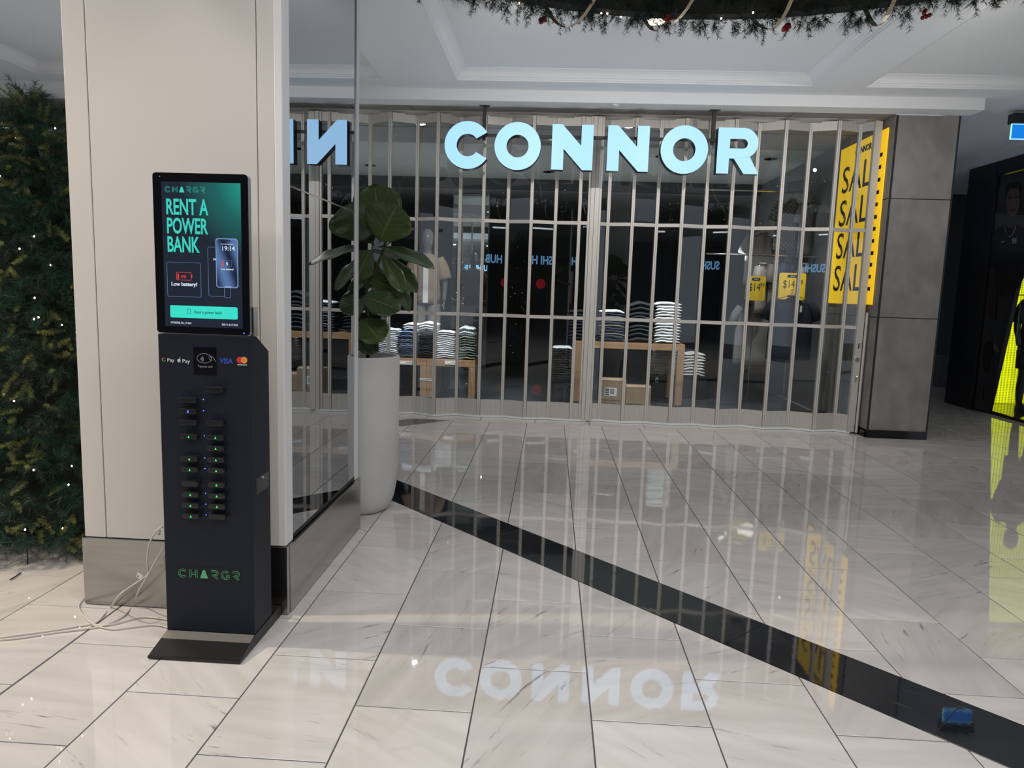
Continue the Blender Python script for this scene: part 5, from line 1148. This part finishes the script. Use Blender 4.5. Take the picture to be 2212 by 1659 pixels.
# ------------------------------------------------------------------ sports shop on the right
NX = 5.75
w = MB().box(5.68, 12, 8.0, 14, 3.285, CZ+0.01).build('trim_7', m_ceil); tag(w, kind='structure')
w = MB().box(4.5, 12, 13.0, 13.1, 0, 3.37).build('wall_passage_end', mat('passage_dark', (0.012, 0.014, 0.018), 0.6)); tag(w, kind='structure')
w = MB().box(3.96, 4.0, 8.9, 14.0, 0, 3.37).build('wall_passage_left', m_greywall); tag(w, kind='structure')
def perf_mat():
    m = mat('perforated_black', (0.010, 0.012, 0.018), 0.3, 0.3); nt = m.node_tree; b = nt.nodes['Principled BSDF']; L = nt.links.new
    tc = N(nt, 'ShaderNodeTexCoord'); vo = N(nt, 'ShaderNodeTexVoronoi', distance='EUCLIDEAN'); vo.inputs['Scale'].default_value = 60; vo.inputs['Randomness'].default_value = 0; L(tc.outputs['Object'], vo.inputs['Vector'])
    bp = N(nt, 'ShaderNodeBump'); bp.inputs['Strength'].default_value = 0.5; bp.inputs['Distance'].default_value = 0.006; L(vo.outputs['Distance'], bp.inputs['Height']); L(bp.outputs[0], b.inputs['Normal']); return m
m_perf = perf_mat()
sf = thing('sports_shopfront', (NX, 10.0, 0), 'black perforated metal shopfront wall along the right side passage', 'shopfront')
MB().box(NX, NX+0.1, 10.02, 10.66, 0.0, 3.02).build('wall_panel', m_perf, sf); MB().box(NX, NX+0.1, 10.02, 10.66, 3.025, 3.284).build('header_panel', m_perf, sf)
MB().box(NX, NX+0.1, 5.0, 10.01, 3.10, 3.284).build('header_panel', m_perf, sf)
MB().box(NX+0.1, NX+0.6, 10.6, 10.66, 0, 3.28).build('end_panel', m_perf, sf)
ptp = [(9.99, 0.03), (9.64, 0.03), (9.30, 2.02), (9.10, 3.09), (9.99, 3.09)]
MB().prism(ptp, lambda u, v, w_: (w_, u, v), NX+0.02, NX+0.07).build('poster_panel', mat('poster_black', (0.010, 0.009, 0.010), 0.25), sf)
MB().box(NX-0.005, NX+0.02, 10.0, 10.02, 0.0, 3.1).build('frame_strip', m_blkm, sf)
# printed portrait on the poster (flat print, thin layers)
def nx(x, y, d): p_ = atX(x, y, NX+0.02-d); return (p_.y, p_.z)
def flat(pp, col, d, nm='poster_print'):
    return MB().prism([nx(x, y, d) for x, y in pp], lambda u, v, w_: (w_, u, v), NX+0.0195-d, NX+0.021-d).build(nm, mat('print', col, 0.6), sf)
flat([(2150, 460), (2212, 465), (2212, 500), (2148, 500)], (0.045, 0.042, 0.040), 0.001)
flat([(2172, 480), (2196, 480), (2200, 500), (2168, 500)], (0.055, 0.034, 0.028), 0.0025)          # neck
flat([(2174, 412), (2180, 402), (2192, 400), (2201, 410), (2203, 440), (2200, 452), (2194, 466), (2186, 470), (2177, 460), (2173, 436)], (0.085, 0.052, 0.042), 0.0045)   # face
flat([(2171, 420), (2172, 404), (2180, 396), (2196, 393), (2204, 402), (2203, 416), (2198, 406), (2182, 408), (2176, 418), (2174, 430)], (0.006, 0.005, 0.005), 0.006)  # hair
flat([(2178, 426), (2186, 425), (2186, 429), (2178, 430)], (0.01, 0.008, 0.008), 0.006); flat([(2192, 424), (2200, 423), (2200, 427), (2192, 428)], (0.01, 0.008, 0.008), 0.006)
flat([(2181, 454), (2194, 452), (2192, 456), (2183, 457)], (0.03, 0.012, 0.012), 0.006)
flat([(2143, 510), (2150, 495), (2170, 488), (2184, 494), (2197, 486), (2212, 494), (2212, 600), (2186, 640), (2140, 640), (2138, 580)], (0.005, 0.005, 0.006), 0.006)
flat([(2138, 580), (2147, 578), (2152, 640), (2150, 690), (2134, 690), (2134, 640)], (0.035, 0.020, 0.016), 0.0075)
for pth in ([(2170, 488), (2172, 502), (2180, 512), (2188, 504), (2194, 488)],):
    for i in range(len(pth)-1):
        a, b_ = pth[i], pth[i+1]; flat([a, b_, (b_[0]+0.7, b_[1]+1.2), (a[0]+0.7, a[1]+1.2)], (0.25, 0.24, 0.22), 0.0075)
flat([(2163, 519), (2165, 525), (2173, 519), (2165, 523)], (0.35, 0.34, 0.33), 0.0075)
yy, zz = nx(2187, 526, 0)
text('poster_lettering', '95', 0.09, mat('print_pale', (0.32, 0.31, 0.30), 0.6), sf, (NX+0.012, yy, zz), (0, -1, 0), (0, 0, 1), 0.0005, 0.002)
flat([(2134, 718), (2137, 712), (2142, 712), (2144, 722), (2141, 730), (2136, 732)], (0.05, 0.032, 0.026), 0.003)
flat([(2126, 745), (2136, 736), (2146, 742), (2146, 770), (2142, 800), (2126, 805), (2122, 770)], (0.004, 0.004, 0.005), 0.004)
flat([(2142, 770), (2146, 770), (2143, 800), (2140, 800)], (0.045, 0.028, 0.022), 0.005); flat([(2120, 835), (2124, 835), (2122, 865), (2118, 865)], (0.045, 0.028, 0.022), 0.005)
flat([(2147, 740), (2158, 752), (2156, 762), (2146, 754)], (0.10, 0.10, 0.095), 0.003)
def led_mat():
    m = bpy.data.materials.new('led_wall_yellow'); m.use_nodes = True; nt = m.node_tree; b = nt.nodes['Principled BSDF']; L = nt.links.new
    tc = N(nt, 'ShaderNodeTexCoord'); mp = N(nt, 'ShaderNodeMapping'); mp.inputs['Scale'].default_value = (24, 1, 42); L(tc.outputs['Object'], mp.inputs[0])
    sx = N(nt, 'ShaderNodeSeparateXYZ'); L(mp.outputs[0], sx.inputs[0])
    s1 = N(nt, 'ShaderNodeMath', operation='ADD'); L(sx.outputs['X'], s1.inputs[0]); L(sx.outputs['Z'], s1.inputs[1]); s2 = N(nt, 'ShaderNodeMath', operation='SUBTRACT'); L(sx.outputs['X'], s2.inputs[0]); L(sx.outputs['Z'], s2.inputs[1])
    def sn(k):
        q = N(nt, 'ShaderNodeMath', operation='MULTIPLY'); L(k.outputs[0], q.inputs[0]); q.inputs[1].default_value = PI; c_ = N(nt, 'ShaderNodeMath', operation='COSINE'); L(q.outputs[0], c_.inputs[0]); return c_
    ad = N(nt, 'ShaderNodeMath', operation='MULTIPLY'); L(sn(s1).outputs[0], ad.inputs[0]); L(sn(s2).outputs[0], ad.inputs[1])
    mr = N(nt, 'ShaderNodeMapRange'); mr.inputs['From Min'].default_value = -0.7; mr.inputs['From Max'].default_value = 0.3; L(ad.outputs[0], mr.inputs['Value'])
    mx = N(nt, 'ShaderNodeMix', data_type='RGBA'); L(mr.outputs[0], mx.inputs[0]); mx.inputs[6].default_value = (0.22, 0.28, 0.0, 1); mx.inputs[7].default_value = (0.86, 0.94, 0.0, 1)
    b.inputs['Base Color'].default_value = (0.02, 0.02, 0.0, 1); L(mx.outputs[2], b.inputs['Emission Color']); b.inputs['Emission Strength'].default_value = 1.1; return m
LY = 10.45
lw_ = thing('led_wall', (7.2, LY, 0), 'bright yellow green perforated light wall behind the sports shop mannequin', 'light wall')
ml = led_mat(); zj = TP(2190, 637, LY).z
MB().box(6.15, 8.6, LY, LY+0.05, 0.05, zj-0.006).build('light_panel', ml, lw_); MB().box(6.15, 8.6, LY, LY+0.05, zj+0.006, 3.2).build('light_panel', ml, lw_)
MB().box(6.15, 8.6, LY+0.05, LY+0.08, 0.0, 3.25).build('backing', m_blkm, lw_)
k = thing('window_platform', (7.0, 9.6, 0), 'low black glossy window platform in front of the yellow light wall', 'platform'); MB().box(NX+0.08, 8.6, 8.3, LY-0.02, 0.0, 0.045).build('deck', m_blk, k)
w = MB().box(NX+0.03, NX+0.045, 5.2, 9.28, 0.05, 3.1).build('window_1', clear_glass('window_glass', (0.96, 0.96, 0.96), 0.0)); tag(w, kind='structure')
q = TP(2232, 760, 9.85)
mannequin(q.x, 9.85, 0.046, mat('sport_top', (0.006, 0.007, 0.007), 0.7), mat('sport_shorts', (0.004, 0.004, 0.005), 0.7), 'black sportswear mannequin at the right edge before the yellow light wall', True, 1.0, mat('mannequin_dark', (0.02, 0.028, 0.022), 0.35), shorts=True)
# far end of passage
MB_ = MB().box(6.0, 6.9, 12.7, 12.98, 0, 0.55); tag(MB_.build('far_counter', mat('far_counter', (0.06, 0.065, 0.075), 0.6), bevel=0.005), 'low dark grey counter at the far end of the passage', 'counter')
# ------------------------------------------------------------------ left neighbour shopfront behind the tree
nb = thing('neighbour_shopfront', (-5.0, 8.1, 0), 'dim neighbouring shopfront glimpsed between the tree and the column', 'shopfront')
MB().box(-9, -3.25, 8.02, 8.1, 3.06, 3.266).build('header', m_blkm, nb)
for x in (-9, -7.2, -5.9, -4.6, -3.3): MB().box(x, x+0.06, 8.0, 8.1, 0, 3.06).build('frame_post', m_blkm, nb)
MB().box(-9, -3.3, 8.9, 8.95, 0, 3.2).build('inner_wall', mat('pale_green_wall', (0.30, 0.34, 0.34), 0.7), nb)
MB().box(-9, -3.3, 8.04, 8.055, 0.05, 3.06).build('glass_pane', m_door_glass, nb)
p_ = TP(130, 252, 8.5); k = thing('spot_lamp', p_, 'bright white spotlight over the neighbouring shop window', 'lamp')
MB().tube([p_+Vector((0, 0, 0.10)), p_+Vector((0, 0, 0.0))], 0.06, 14).build('housing', m_blkm, k); MB().lathe([(0.075, -0.012), (0.0001, -0.012)], p_, 16).build('lens', m_lampcool, k); MB().box(p_.x-0.01, p_.x+0.01, p_.y-0.01, p_.y+0.01, p_.z+0.1, 3.2).build('stem', m_blkm, k)
# ------------------------------------------------------------------ opposite side signs and lamps (they show in the door glass)
def across(x, y, pa, pb, Y):
    """where the wall across the concourse is seen mirrored by one door panel"""
    pa, pb = Vector((*pa, 0)), Vector((*pb, 0)); n = Vector((pb.y-pa.y, -(pb.x-pa.x), 0)).normalized()
    o = Vector((0, 0, H)); d = ray(x, y).normalized(); t = (pa-o).dot(n)/d.dot(n); hit = o+d*t; r = d-2*d.dot(n)*n
    return hit+r*((Y-hit.y)/r.y)
m_sb = E_('sushi_blue', (0.25, 0.6, 1.0), 3.2)
q = across(1166, 562, (-0.249, 7.885), (0.011, 7.93), -5.9)
ob = thing('opposite_sign', q, 'blue lit shop sign across the concourse, mirrored in the left door', 'sign')
MB().box(q.x-1.0, q.x+1.0, q.y-0.1, q.y-0.02, q.z-0.22, q.z+0.26).build('box', m_blkm, ob)
text('lettering', 'SUSHI HUB', 0.36, m_sb, ob, (q.x+0.75, q.y, q.z-0.12), (-1, 0, 0), (0, 0, 1), 0.004, 0.008, 0.78)
q = across(1168, 613, (-0.249, 7.885), (0.011, 7.93), -5.9)
rs_ = thing('red_round_sign', q, 'round red lit sign across the concourse, mirrored in the left door', 'sign')
MB().lathe([(0.15, -0.02), (0.15, 0.02)], q, 28, 'y').build('disc', E_('red_sign', (0.8, 0.02, 0.03), 1.2), rs_)
q = across(1540, 573, (1.603, 7.945), (1.853, 7.876), -5.9)
ob = thing('opposite_sign', q, 'second blue lit shop sign across the concourse, mirrored in the right door', 'sign')
MB().box(q.x-0.9, q.x+0.9, q.y-0.1, q.y-0.02, q.z-0.22, q.z+0.26).build('box', m_blkm, ob)
text('lettering', 'SUSHI HUB', 0.34, m_sb, ob, (q.x+0.2, q.y, q.z-0.12), (-1, 0, 0), (0, 0, 1), 0.004, 0.008, 0.7)
for i in range(7):
    x = -7+i*2.3; k = thing('linear_lamp', (x, -5.0-0.3*(i % 3), 3.3), 'slim linear ceiling lamp across the concourse, %s from the left' % ords[i], 'ceiling light', 'linear lamps across the concourse')
    MB().box(x-0.5, x+0.5, -5.03-0.3*(i % 3), -4.97-0.3*(i % 3), 3.28, 3.32).build('tube', m_lampcool, k)
